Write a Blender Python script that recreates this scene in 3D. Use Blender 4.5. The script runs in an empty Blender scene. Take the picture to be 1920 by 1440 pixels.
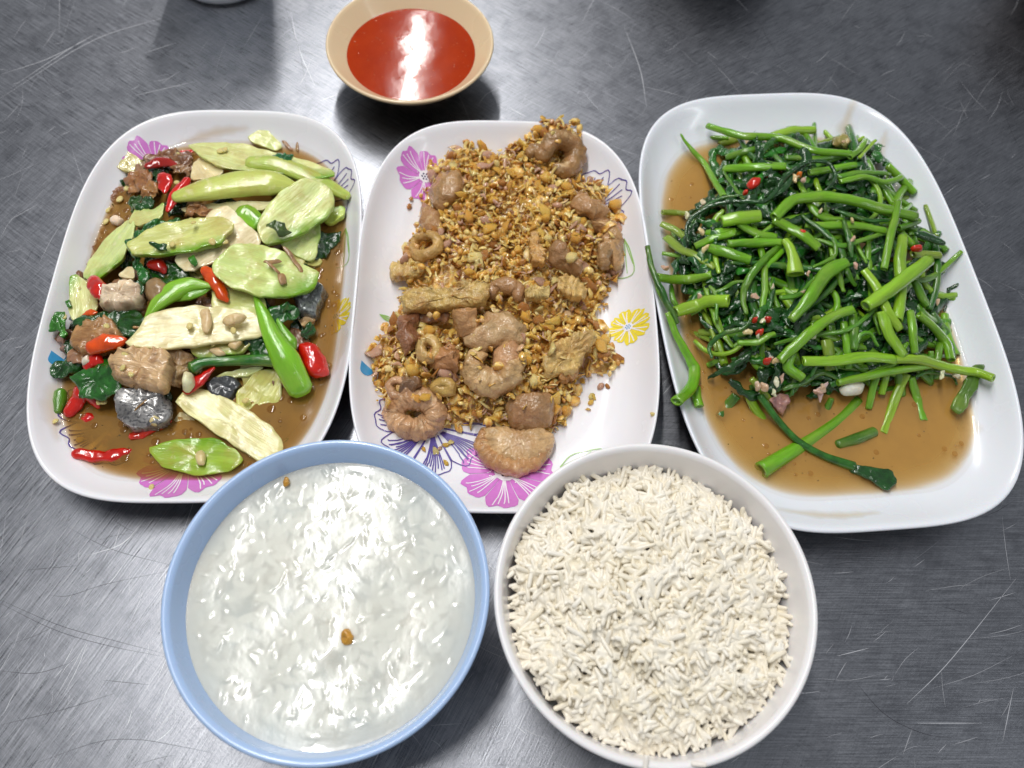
import bpy, math, random
import numpy as np
from mathutils import Vector, Matrix, noise as mn

random.seed(7); rng = np.random.default_rng(7)
scene = bpy.context.scene
COL = scene.collection

# ------------------------------------------------------------------ camera
F_PX, PITCH, ROLL, DIST = 1571.2, math.radians(26.72), math.radians(4.099), 0.45
cam_d = bpy.data.cameras.new('camera'); cam = bpy.data.objects.new('camera', cam_d); COL.objects.link(cam)
_r = Vector((1, 0, 0)); _u = Vector((0, math.cos(PITCH), math.sin(PITCH))); _f = Vector((0, math.sin(PITCH), -math.cos(PITCH)))
_cx = math.cos(ROLL)*_r + math.sin(ROLL)*_u; _cy = -math.sin(ROLL)*_r + math.cos(ROLL)*_u
CAM = Vector((0, -DIST*math.sin(PITCH), DIST*math.cos(PITCH)))
cam.matrix_world = Matrix(((_cx.x, _cy.x, -_f.x, CAM.x), (_cx.y, _cy.y, -_f.y, CAM.y), (_cx.z, _cy.z, -_f.z, CAM.z), (0, 0, 0, 1)))
cam_d.sensor_width = 36; cam_d.lens = F_PX/1920*36; cam_d.clip_start = 0.01; cam_d.clip_end = 50
cam_d.dof.use_dof = True; cam_d.dof.focus_distance = 0.41; cam_d.dof.aperture_fstop = 9.0
scene.camera = cam

# ------------------------------------------------------------------ light
world = bpy.data.worlds.new('World'); scene.world = world; world.use_nodes = True
world.node_tree.nodes['Background'].inputs[0].default_value = (0.91, 0.95, 1.0, 1)
world.node_tree.nodes['Background'].inputs[1].default_value = 0.27
def tube_lamp(x, y, z, sx, sy, power, col=(1, 0.985, 0.95)):
    l = bpy.data.lights.new('ceiling_tube', 'AREA'); l.shape = 'RECTANGLE'; l.size = sx; l.size_y = sy
    l.energy = power; l.color = col
    o = bpy.data.objects.new('ceiling_tube', l); o.location = (x, y, z); COL.objects.link(o); return o
tube_lamp(-0.36, 0.36, 1.65, 0.055, 1.15, 18)
tube_lamp(-0.40, 1.62, 1.65, 0.055, 1.15, 17)
tube_lamp(2.2, -0.9, 2.2, 0.07, 1.15, 9, (0.93, 0.97, 1.0))
scene.view_settings.view_transform = 'Standard'; scene.view_settings.look = 'None'
scene.view_settings.exposure = 0.15; scene.view_settings.gamma = 1
scene.render.engine = 'CYCLES'
scene.cycles.use_denoising = True; scene.cycles.denoiser = 'OPENIMAGEDENOISE'
scene.cycles.max_bounces = 8; scene.cycles.transparent_max_bounces = 12
scene.cycles.caustics_reflective = False; scene.cycles.caustics_refractive = False

# ------------------------------------------------------------------ helpers
def lin(r, g, b):
    f = lambda c: (c/255/12.92 if c/255 <= .04045 else ((c/255+.055)/1.055)**2.4)
    return (f(r), f(g), f(b), 1.0)
def at(px, py, z):
    """the point of height z that the photograph shows at this place"""
    d = _f + _cx*((px-960)/F_PX) + _cy*(-(py-720)/F_PX)
    t = (z-CAM.z)/d.z
    return CAM + d*t
def crop(ox, oy, s):
    return lambda pts: [(ox+s*p[0], oy+s*p[1]) + tuple(p[2:]) for p in pts]
c1, c2 = crop(30, 190, .349), crop(30, 560, .349)
c3, c4 = crop(650, 210, .3073), crop(650, 570, .3073)
c5, c6 = crop(1190, 170, .3802), crop(1190, 580, .3802)

def link(name, verts, faces, mat, loc=(0, 0, 0), parent=None, smooth=True, attrs=None, mats=None, fmat=None, color=None):
    me = bpy.data.meshes.new(name)
    me.from_pydata([tuple(v) for v in verts], [], [tuple(f) for f in faces])
    if smooth: me.polygons.foreach_set('use_smooth', [True]*len(me.polygons))
    for m in (mats or [mat]): me.materials.append(m)
    if fmat is not None: me.polygons.foreach_set('material_index', fmat)
    for k, v in (attrs or {}).items():
        v = np.asarray(v, dtype=np.float32)
        if v.ndim == 1:
            a = me.attributes.new(k, 'FLOAT', 'POINT'); a.data.foreach_set('value', v)
        else:
            a = me.attributes.new(k, 'FLOAT_VECTOR', 'POINT'); a.data.foreach_set('vector', v.ravel())
    me.update()
    o = bpy.data.objects.new(name, me); o.location = loc; COL.objects.link(o)
    if parent: o.parent = parent
    if color: o.color = (color[0], color[1]*(1.03 if mat is M.get('gut') else 1), color[2], 1)
    return o
def tag(o, label=None, cat=None, group=None, kind=None):
    if label: o['label'] = label
    if cat: o['category'] = cat
    if group: o['group'] = group
    if kind: o['kind'] = kind
    return o
def empty(name, loc=(0, 0, 0), rz=0):
    o = bpy.data.objects.new(name, None); o.location = loc; o.rotation_euler = (0, 0, rz); o.empty_display_size = .02
    COL.objects.link(o); return o

# ------------------------------------------------------------------ material kit
class NT:
    def __init__(s, name):
        s.m = bpy.data.materials.new(name); s.m.use_nodes = True
        s.t = s.m.node_tree; s.n = s.t.nodes; s.b = s.n['Principled BSDF']; s.out = s.n['Material Output']
    def new(s, typ, **kw):
        n = s.n.new(typ)
        for k, v in kw.items(): setattr(n, k, v)
        return n
    def set(s, sock, v):
        if isinstance(v, bpy.types.NodeSocket): s.t.links.new(v, sock)
        else: sock.default_value = v
    def noise(s, vec, scale, detail=4, rough=.55, dist=0):
        n = s.new('ShaderNodeTexNoise'); s.set(n.inputs['Scale'], scale); n.inputs['Detail'].default_value = detail
        n.inputs['Roughness'].default_value = rough; n.inputs['Distortion'].default_value = dist
        if vec is not None: s.set(n.inputs['Vector'], vec)
        return n.outputs['Fac']
    def ramp(s, fac, stops):
        n = s.new('ShaderNodeValToRGB'); e = n.color_ramp.elements
        while len(e) < len(stops): e.new(.5)
        for i, (p, c) in enumerate(stops):
            e[i].position = p; e[i].color = c if len(c) == 4 else tuple(c)+(1,)
        s.set(n.inputs[0], fac); return n.outputs[0]
    def mix(s, fac, a, b, typ='MIX'):
        n = s.new('ShaderNodeMix', data_type='RGBA', blend_type=typ)
        s.set(n.inputs[0], fac); s.set(n.inputs[6], a); s.set(n.inputs[7], b); return n.outputs[2]
    def math(s, op, a, b=0.0, clamp=False):
        n = s.new('ShaderNodeMath', operation=op, use_clamp=clamp); s.set(n.inputs[0], a); s.set(n.inputs[1], b); return n.outputs[0]
    def maprange(s, v, a, b, c, d):
        n = s.new('ShaderNodeMapRange'); s.set(n.inputs[0], v)
        for i, x in enumerate((a, b, c, d)): s.set(n.inputs[i+1], x)
        return n.outputs[0]
    def attr(s, name, out='Fac'):
        n = s.new('ShaderNodeAttribute', attribute_name=name); return n.outputs[out]
    def mapping(s, vec, scale=(1, 1, 1), rot=(0, 0, 0), loc=(0, 0, 0)):
        n = s.new('ShaderNodeMapping'); n.inputs['Scale'].default_value = scale; n.inputs['Rotation'].default_value = rot
        n.inputs['Location'].default_value = loc; s.set(n.inputs['Vector'], vec); return n.outputs[0]
    def coord(s, k='Object'): return s.new('ShaderNodeTexCoord').outputs[k]
    def info(s, k): return s.new('ShaderNodeObjectInfo').outputs[k]
    def bump(s, h, strength, dist=.001, normal=None):
        n = s.new('ShaderNodeBump'); n.inputs['Strength'].default_value = strength; n.inputs['Distance'].default_value = dist
        s.set(n.inputs['Height'], h)
        if normal is not None: s.set(n.inputs['Normal'], normal)
        return n.outputs[0]
    def p(s, **kw):
        for k, v in kw.items(): s.set(s.b.inputs[k.replace('_', ' ')], v)
    def shifted(s, vec):
        """the same coordinates, moved by a per-object amount so that copies differ"""
        a = s.new('ShaderNodeVectorMath', operation='SCALE'); a.inputs[0].default_value = (3.1, 7.7, 1.9); s.set(a.inputs['Scale'], s.info('Random'))
        b = s.new('ShaderNodeVectorMath', operation='ADD'); s.set(b.inputs[0], vec); s.set(b.inputs[1], a.outputs[0]); return b.outputs[0]

def wet(name, rough=.35, coat=.5, coat_r=.1, sss=.25, scale=250, lo=.75, hi=1.2, bump=.25, bscale=500, stretch=None,
        spots=None, spot_scale=300, spot_lo=.62, rind=None, mott=None, ior=1.45, metal=0, spot_amt=1.0, sscale=.003, bdist=.0008, cbump=.6, beads=None):
    s = NT(name)
    vec = s.shifted(s.attr('lc', 'Vector') if stretch else s.coord())
    v = s.mapping(vec, stretch) if stretch else vec
    base = s.info('Color')
    n1 = s.noise(v, scale, 5)
    base = s.mix(1.0, base, s.ramp(n1, [(.25, (lo, lo, lo)), (.75, (hi, hi, hi))]), 'MULTIPLY')
    if mott is not None:
        base = s.mix(s.maprange(s.noise(vec, mott[1], 4, .65), .45, .72, 0, mott[2]), base, mott[0])
    if rind is not None:
        t = s.attr('tone'); n3 = s.noise(vec, 220, 3)
        t = s.math('ADD', t, s.math('MULTIPLY', s.math('SUBTRACT', n3, .5), .5))
        base = s.mix(s.maprange(t, .30, .95, 0, 1), base, rind)
    if spots is not None:
        n2 = s.noise(vec, spot_scale, 3)
        base = s.mix(s.maprange(n2, spot_lo, spot_lo+.12, 0, spot_amt), base, spots)
    h = s.noise(v, bscale, 4)
    s.p(Base_Color=base, Roughness=s.maprange(n1, .2, .8, rough*.75, rough*1.3), Coat_Weight=coat, Coat_Roughness=coat_r,
        Subsurface_Weight=sss, Subsurface_Scale=sscale, Normal=s.bump(h, bump, bdist), IOR=ior, Metallic=metal)
    s.b.inputs['Subsurface Radius'].default_value = (1, .7, .4)
    s.b.inputs['Coat IOR'].default_value = 1.4
    s.set(s.b.inputs['Coat Normal'], s.bump(h, bump*cbump, bdist*.75) if not beads else s.bump(s.noise(vec if not stretch else s.shifted(s.coord()), beads, 3), .38, .0008))
    return s.m

def melamine(name, col, rough=.22):
    s = NT(name); v = s.coord()
    n = s.noise(v, 30, 3); g = s.noise(v, 900, 2)
    s.p(Base_Color=s.mix(s.maprange(n, .4, .75, 0, .35), col, tuple(c*.93 for c in col[:3])+(1,)),
        Roughness=s.maprange(n, .3, .7, rough*.8, rough*1.4), Coat_Weight=.3, Coat_Roughness=.12, Subsurface_Weight=.08, Subsurface_Scale=.002,
        Normal=s.bump(g, .03, .0005))
    return s.m

M = {}
M['plate'] = melamine('white_melamine', lin(236, 235, 240))
M['plain_plate'] = melamine('plain_white_melamine', lin(232, 235, 243))
M['white_bowl'] = melamine('white_bowl_melamine', lin(240, 238, 240), .3)
M['blue_bowl'] = melamine('blue_bowl_melamine', lin(172, 198, 236), .25)
M['tan_dish'] = melamine('tan_dish_melamine', lin(218, 194, 158), .3)

def steel():
    s = NT('scratched_steel'); v = s.coord()
    big = s.noise(v, 6, 3)
    def streak(rot, a, b, loc, detail=5):
        r = s.mapping(v, (1, 1, 1), (0, 0, math.radians(rot)), loc)
        return s.noise(s.mapping(r, (a, b, 1)), 1.0, detail, .7)
    st1 = streak(-66, 40, 1500, (0, 0, 0)); st2 = streak(-4, 45, 1400, (3, 1, 0)); st3 = streak(32, 50, 1500, (1, 5, 0)); st4 = streak(-38, 60, 1600, (7, 2, 0))
    # the left of the table was rubbed one way, the right another
    sep = s.new('ShaderNodeSeparateXYZ'); s.set(sep.inputs[0], v)
    mx = s.maprange(s.math('ADD', sep.outputs[0], s.math('MULTIPLY', s.math('SUBTRACT', s.noise(v, 9, 2), .5), .5)), -.05, .12, 0, 1)
    my = s.maprange(s.math('ADD', sep.outputs[1], s.math('MULTIPLY', s.math('SUBTRACT', s.noise(v, 8, 2), .5), .5)), -.02, .15, 0, 1)
    mixv = lambda f, a, c: s.math('ADD', s.math('MULTIPLY', a, s.math('SUBTRACT', 1.0, f)), s.math('MULTIPLY', c, f))
    st = mixv(my, mixv(mx, st1, st2), mixv(mx, st3, st4))
    cross = s.math('MULTIPLY', s.math('ADD', s.math('ADD', st1, st3), st4), .333)
    st = s.math('ADD', s.math('MULTIPLY', st, .5), s.math('MULTIPLY', cross, .5))
    fine = s.noise(v, 1300, 3); dull = s.noise(v, 55, 6, .7)
    base = s.mix(s.maprange(st, .40, .60, 0, 1), lin(118, 120, 126), lin(158, 160, 167))
    base = s.mix(s.maprange(dull, .48, .75, 0, .6), base, lin(92, 94, 101))
    r = s.math('ADD', s.maprange(big, .3, .7, .27, .33), s.maprange(st, .35, .65, -.05, .09))
    hgt = s.math('ADD', st, s.math('MULTIPLY', fine, .4))
    s.p(Base_Color=base, Metallic=1.0, Roughness=r, Normal=s.bump(hgt, .26, .0005))
    return s.m
M['steel'] = steel()
def scratch_mat(name, c, r):
    s = NT(name); s.p(Base_Color=s.mix(s.noise(s.coord(), 90, 3), c, tuple(x*.7 for x in c[:3])+(1,)), Metallic=.85, Roughness=r); return s.m
M['scratch_light'] = scratch_mat('bright_scratch', lin(225, 226, 232), .5)
M['scratch_dark'] = scratch_mat('dark_scratch', lin(84, 84, 92), .5)

SLICE_RIND = lin(112, 160, 20)
SAUCE_FILM = lin(176, 140, 66)
M['slice'] = wet('vegetable_flesh', .26, .75, .05, .3, 26, .76, 1.12, .75, 60, (1.0, 9, 1), beads=420, rind=SLICE_RIND, mott=(SAUCE_FILM, 75, .6), spots=lin(238, 230, 190), spot_scale=160, spot_lo=.60, spot_amt=.5)
M['green'] = wet('green_stem_skin', .2, 1.0, .04, .2, 32, .58, 1.28, .5, 70, (1, 9, 1), mott=(lin(150, 170, 70), 60, .4), beads=650)
M['chili'] = wet('red_chili_skin', .16, .9, .04, .2, 160, .7, 1.12, .4, 200, mott=(lin(140, 14, 6), 90, .5))
M['leaf'] = wet('wilted_leaf', .2, 1.0, .04, .05, 180, .4, 1.6, .9, 300, beads=520)
M['flesh'] = wet('cooked_fish_flesh', .34, .55, .1, .35, 24, .62, 1.2, 1.0, 48, (1, 8, 1), mott=(lin(132, 88, 54), 110, .8), bdist=.0016)
M['skin'] = wet('silver_fish_skin', .24, .8, .06, .05, 40, .55, 1.4, .8, 90, (1, 4, 1), spots=lin(52, 52, 58), spot_scale=700, spot_lo=.50, spot_amt=.75, mott=(lin(56, 52, 52), 110, .85), metal=.25)
M['pale'] = wet('pale_garlic', .3, .6, .07, .45, 200, .8, 1.1, .5, 300, mott=(lin(188, 146, 86), 120, .5))
M['gut'] = wet('fried_intestine', .26, .7, .06, .1, 140, .62, 1.2, 1.0, 210, mott=(lin(146, 98, 62), 70, .7), spots=lin(226, 196, 150), spot_scale=130, spot_lo=.60, spot_amt=.6, bdist=.0022, cbump=.8)
M['crust'] = wet('crisp_crust', .36, .5, .12, .25, 200, .66, 1.2, 1.0, 300, mott=(lin(158, 104, 48), 90, .75), bdist=.002)
M['garlic'] = wet('fried_garlic', .28, .7, .08, .4, 300, .66, 1.3, .7, 500)
M['rice'] = wet('cooked_rice', .42, .15, .12, .0, 200, .95, 1.04, .25, 400, sscale=.0012)

def garlic_mass():
    """crumbs joined in one mesh: their colour changes from crumb to crumb"""
    s = NT('fried_garlic_crumbs'); t = s.attr('tone'); v = s.coord(); n = s.noise(v, 420, 4)
    base = s.ramp(t, [(0, lin(168, 112, 56)), (.2, lin(216, 160, 72)), (.55, lin(236, 190, 98)), (.8, lin(246, 216, 140)), (1, lin(206, 160, 134))])
    base = s.mix(1.0, base, s.ramp(n, [(.25, (.72, .68, .6)), (.75, (1.15, 1.15, 1.15))]), 'MULTIPLY')
    s.p(Base_Color=base, Roughness=.28, Coat_Weight=.7, Coat_Roughness=.08, Subsurface_Weight=.4, Subsurface_Scale=.003, Normal=s.bump(n, .7, .0008))
    s.b.inputs['Subsurface Radius'].default_value = (1, .6, .25); return s.m
M['garlic_mass'] = garlic_mass()
def rice_mass():
    s = NT('rice_mass'); v = s.coord(); n = s.noise(v, 260, 3); t = s.noise(v, 120, 4)
    base = s.ramp(t, [(.25, lin(234, 224, 200)), (.5, lin(240, 232, 216)), (.75, lin(244, 240, 231))])
    base = s.mix(1.0, base, s.ramp(n, [(.2, (.95, .95, .94)), (.8, (1.03, 1.03, 1.03))]), 'MULTIPLY')
    s.p(Base_Color=base, Roughness=.42, Coat_Weight=.15, Coat_Roughness=.12, Subsurface_Weight=0.0, Subsurface_Scale=.004, Normal=s.bump(n, .25, .0008))
    s.b.inputs['Subsurface Radius'].default_value = (1, .92, .8); return s.m
M['rice_mass'] = rice_mass()

def broth(name, deep, shallow, thin):
    """thin broth lets the plate through, deep broth hides it: opacity from the measured depth"""
    s = NT(name); v = s.coord(); n = s.noise(v, 45, 4); n2 = s.noise(v, 520, 3)
    a = s.attr('opaque')
    base = s.mix(s.maprange(n, .3, .7, .1, .6), deep, shallow)
    base = s.mix(s.maprange(n2, .70, .76, 0, .6), base, tuple(c*.35 for c in deep[:3])+(1,))
    s.p(Base_Color=base, Roughness=.08, Coat_Weight=.4, Coat_Roughness=.03, Normal=s.bump(s.noise(v, 60, 2), .06, .002))
    tr = s.new('ShaderNodeBsdfTransparent'); s.set(tr.inputs[0], s.mix(s.attr('tint'), (1, 1, 1, 1), thin))
    gl = s.new('ShaderNodeBsdfGlossy'); gl.inputs['Roughness'].default_value = .06
    lw = s.new('ShaderNodeLayerWeight'); lw.inputs[0].default_value = .5; sheen = s.math('ADD', s.math('MULTIPLY', s.math('POWER', lw.outputs['Facing'], 5.0), .7), .02)
    m1 = s.new('ShaderNodeMixShader'); s.set(m1.inputs[0], sheen); s.set(m1.inputs[1], tr.outputs[0]); s.set(m1.inputs[2], gl.outputs[0])
    m2 = s.new('ShaderNodeMixShader'); s.set(m2.inputs[0], a); s.set(m2.inputs[1], m1.outputs[0]); s.set(m2.inputs[2], s.b.outputs[0])
    s.set(s.out.inputs[0], m2.outputs[0]); return s.m
M['brown_broth'] = broth('brown_broth', lin(132, 98, 48), lin(172, 126, 54), (.80, .52, .14, 1))
M['amber_broth'] = broth('amber_broth', lin(170, 128, 70), lin(202, 152, 76), (.88, .64, .22, 1))
def red_sauce():
    s = NT('red_chili_sauce'); v = s.coord(); n = s.noise(v, 60, 4)
    s.p(Base_Color=s.mix(n, lin(140, 32, 3), lin(172, 56, 4)), Roughness=.07, Specular_IOR_Level=.2, Subsurface_Weight=.3, Subsurface_Scale=.004,
        Normal=s.bump(s.noise(v, 90, 3), .05, .001)); return s.m
M['red_sauce'] = red_sauce()
def congee():
    s = NT('rice_porridge'); v = s.coord(); n = s.noise(v, 40, 3); n2 = s.noise(v, 300, 3); g = s.attr('grain')
    base = s.mix(s.maprange(n, .3, .7, 0, 1), lin(196, 200, 195), lin(206, 203, 191))
    base = s.mix(s.maprange(g, 0, 1, 0, .75), base, lin(228, 228, 218))
    s.p(Base_Color=base, Roughness=.2, Specular_IOR_Level=.3, Coat_Weight=.55, Coat_Roughness=.03, Subsurface_Weight=.6, Subsurface_Scale=.004, Normal=s.bump(n2, .08, .0008))
    s.b.inputs['Subsurface Radius'].default_value = (.9, 1, .95); return s.m
M['congee'] = congee()
def flat(name, c, r=.25):
    s = NT(name); n = s.noise(s.coord(), 400, 2)
    s.p(Base_Color=s.mix(s.maprange(n, .35, .7, 0, .35), c, tuple(min(1, x*1.25) for x in c[:3])+(1,)), Roughness=r, Coat_Weight=.3, Coat_Roughness=.12); return s.m
PR = {k: flat(k+'_print', lin(*c)) for k, c in dict(pink=(208, 122, 204), purple=(88, 74, 150), yellow=(238, 218, 66), blue=(66, 156, 210), green=(150, 192, 110), white=(240, 236, 244), navy=(48, 48, 92)).items()}
def clear_glass():
    s = NT('clear_tumbler'); n = s.noise(s.coord(), 40, 2)
    s.p(Base_Color=(.95, .97, 1, 1), Roughness=s.maprange(n, .3, .7, .02, .08), Transmission_Weight=1.0, IOR=1.5); return s.m
M['glass'] = clear_glass()

# ------------------------------------------------------------------ table
def box(name, x0, x1, y0, y1, z0, z1, mat, parent=None):
    b = .004
    vs = []; 
    for z, i in ((z0, b), (z0+b, 0), (z1-b, 0), (z1, b)):
        vs += [(x0+i, y0+i, z), (x1-i, y0+i, z), (x1-i, y1-i, z), (x0+i, y1-i, z)]
    fs = [(3, 2, 1, 0), (12, 13, 14, 15)]
    for k in range(3):
        for j in range(4): fs.append((4*k+j, 4*k+(j+1) % 4, 4*k+4+(j+1) % 4, 4*k+4+j))
    return link(name, vs, fs, mat, parent=parent, smooth=False)
table = tag(box('table', -1.1, 1.1, -.55, .85, -.04, 0, M['steel']), kind='structure')

def ribbons(name, lines, mat, parent, zoff):
    """thin strips on a surface; lines = (points, width)"""
    vs, fs = [], []
    for pts, w in lines:
        n = len(pts); b = len(vs)
        for i, p in enumerate(pts):
            a = Vector(pts[max(0, i-1)]); c = Vector(pts[min(n-1, i+1)]); d = (c-a); d.z = 0
            if d.length < 1e-9: d = Vector((1, 0, 0))
            d.normalize(); q = Vector((-d.y, d.x, 0)) * (w*.5*min(1, .25+2.5*min(i, n-1-i)/n))
            P = Vector(p)+Vector((0, 0, zoff)); vs += [P-q, P+q]
        for i in range(n-1): fs.append((b+2*i, b+2*i+2, b+2*i+3, b+2*i+1))
    return link(name, vs, fs, mat, parent=parent)
def catmull(pts, n):
    P = [Vector(p) for p in pts]
    if len(P) == 2: return [P[0].lerp(P[1], i/(n-1)) for i in range(n)]
    P = [P[0]*2-P[1]] + P + [P[-1]*2-P[-2]]
    out = []
    m = len(P)-3
    for i in range(n):
        t = i/(n-1)*m; k = min(int(t), m-1); u = t-k
        a, b, c, d = P[k:k+4]
        out.append(.5*((2*b)+(c-a)*u+(2*a-5*b+4*c-d)*u*u+(3*b-a-3*c+d)*u**3))
    return out
def table_line(pts, n=14): return [tuple(v) for v in catmull([at(x, y, 0) for x, y in pts], n)]
lt, dk = [], []
for i in range(900):
    x, y = random.uniform(-60, 1980), random.uniform(-40, 1480)
    if x < 700 and y > 850: ang = random.gauss(-66, 12)
    elif x > 1400 and y > 850: ang = random.choice((random.gauss(-8, 8), random.gauss(-50, 25)))
    elif x < 700: ang = random.choice((random.gauss(-18, 8), random.gauss(-60, 15)))
    else: ang = random.choice((random.gauss(35, 18), random.gauss(-45, 15)))
    L = random.lognormvariate(3.7, .7); a = math.radians(ang)
    dx, dy = math.cos(a)*L, math.sin(a)*L; k = random.gauss(0, .05)
    lt.append((table_line([(x, y), (x+dx/2-dy*k, y+dy/2+dx*k), (x+dx, y+dy)], 7), random.choice((.00007, .0001, .00014, .0002))))
for pts in ([(1905, 1085), (1780, 1240), (1700, 1320)], [(0, 185), (170, 78), (310, 32)], [(20, 165), (130, 92), (185, 60)],
            [(1900, 1290), (1880, 1390)], [(1720, 1356), (1840, 1356)], [(1570, 1230), (1630, 1215)], [(170, 1040), (228, 1020), (262, 985)],
            [(1170, 50), (1200, 130), (1212, 200)], [(545, 20), (560, 90), (590, 160)], [(0, 140), (90, 110), (180, 65)], [(270, 100), (330, 80)], [(250, 180), (370, 152)]):
    lt.append((table_line(pts), .0003))
for pts in ([(-10, 1126), (100, 1180), (200, 1210), (310, 1232)], [(-10, 1120), (110, 1172), (210, 1200), (310, 1226)], [(90, 1116), (130, 1117), (200, 1095), (315, 1071)],
            [(0, 1360), (120, 1330), (215, 1300)], [(50, 1438), (180, 1392), (260, 1387), (330, 1398), (400, 1412)], [(190, 1275), (280, 1284)],
            [(1605, 1280), (1660, 1340), (1730, 1375), (1790, 1384)], [(120, 985), (210, 1030), (330, 1062)], [(0, 1258), (70, 1262), (140, 1240)],
            [(530, 0), (560, 90), (575, 170)], [(80, 130), (85, 148), (120, 178)], [(20, 190), (40, 200), (70, 199)], [(40, 1070), (150, 1060)], [(1440, 30), (1400, 110), (1340, 180)]):
    dk.append((table_line(pts), .00022))
for i in range(60):
    x, y = random.uniform(0, 1920), random.uniform(0, 1440); L = random.uniform(25, 110); a = random.gauss(0, .5)
    dk.append((table_line([(x, y), (x+L*.5*math.cos(a), y+L*.5*math.sin(a)+random.gauss(0, 5)), (x+L*math.cos(a), y+L*math.sin(a))], 7), .00016))
tag(ribbons('bright_scratches', lt, M['scratch_light'], table, .00008), kind='stuff')
tag(ribbons('dark_scratches', dk, M['scratch_dark'], table, .00012), kind='stuff')

# ------------------------------------------------------------------ plates and bowls
def pchip(xs, ys, n):
    xs, ys = np.array(xs, float), np.array(ys, float)
    h = np.diff(xs); d = np.diff(ys)/h; m = np.zeros(len(xs)); m[0] = d[0]; m[-1] = d[-1]
    for i in range(1, len(xs)-1):
        m[i] = 0 if d[i-1]*d[i] <= 0 else 2*d[i-1]*d[i]/(d[i-1]+d[i])
    x = np.linspace(xs[0], xs[-1], n); k = np.clip(np.searchsorted(xs, x)-1, 0, len(h)-1); t = (x-xs[k])/h[k]
    y = ((2*t**3-3*t**2+1)*ys[k]+(t**3-2*t**2+t)*h[k]*m[k]+(-2*t**3+3*t**2)*ys[k+1]+(t**3-t**2)*h[k]*m[k+1])
    return x, y
PR_R, PR_Z = pchip([0, .4, .7, .8, .85, .9, .95, .985, 1.0], [.0040, .0040, .0052, .0078, .0100, .0134, .0184, .0228, .0244], 60)
def plate_z(r): return np.interp(r, PR_R, PR_Z)
class Plate:
    def __init__(s, cx, cy, t, a, b, n): s.cx, s.cy, s.t, s.a, s.b, s.n = cx, cy, t, a, b, n
    def local(s, w):
        c, q = math.cos(s.t), math.sin(s.t); dx, dy = w[0]-s.cx, w[1]-s.cy
        return dx*c+dy*q, -dx*q+dy*c
    def rho(s, u, v): return ((abs(u)/s.a)**s.n+(abs(v)/s.b)**s.n)**(1/s.n)
    def z_local(s, u, v): return float(plate_z(s.rho(u, v)))
    def z(s, w): return s.z_local(*s.local(w))
    def ring(s, th):
        c, q = math.cos(th), math.sin(th); k = (abs(c/s.a)**s.n+abs(q/s.b)**s.n)**(-1/s.n); return c*k, q*k
def build_plate(P, mat, name, label):
    root = empty(name, (P.cx, P.cy, 0), P.t)
    SEG = 200; ths = [2*math.pi*i/SEG for i in range(SEG)]; base = [P.ring(t) for t in ths]
    prof = [(r, z) for r, z in zip(PR_R, PR_Z)][1:] + [(1.006, .0247), (1.013, .0245), (1.016, .0238), (1.013, .0229), (1.0, .0213), (.96, .0155), (.92, .0105), (.87, .0058), (.82, .0026), (.78, .0012), (.76, .0008), (.75, .0001), (.735, 0), (.72, .0002), (.71, .0015), (.4, .0017)]
    vs, fs = [(0, 0, PR_Z[0])], []
    for r, z in prof: vs += [(u*r, v*r, z) for u, v in base]
    for i in range(SEG): fs.append((0, 1+i, 1+(i+1) % SEG))
    for k in range(len(prof)-1):
        a = 1+k*SEG; b = a+SEG
        for i in range(SEG): j = (i+1) % SEG; fs.append((a+i, b+i, b+j, a+j))
    l = 1+(len(prof)-1)*SEG; vs.append((0, 0, .0017)); fs += [(l+(i+1) % SEG, l+i, len(vs)-1) for i in range(SEG)]
    link('plate_body', vs, fs, mat, parent=root)
    tag(root, label, 'plate'); return root
PL = Plate(-.1658, .035, .0743, .0790, .1203, 3.29); PM = Plate(-.0072, .0418, .0704, .0790, .1203, 3.29); PRt = Plate(.1618, .063, .1466, .0887, .1372, 3.52)
plate_l = build_plate(PL, M['plate'], 'plate', 'floral white plate filled with fish, sliced vegetables and brown sauce')
plate_m = build_plate(PM, M['plate'], 'plate', 'floral white plate holding fried intestines under crisp golden garlic')
plate_r = build_plate(PRt, M['plain_plate'], 'plate', 'plain white plate heaped with green stems in amber sauce')

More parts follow.
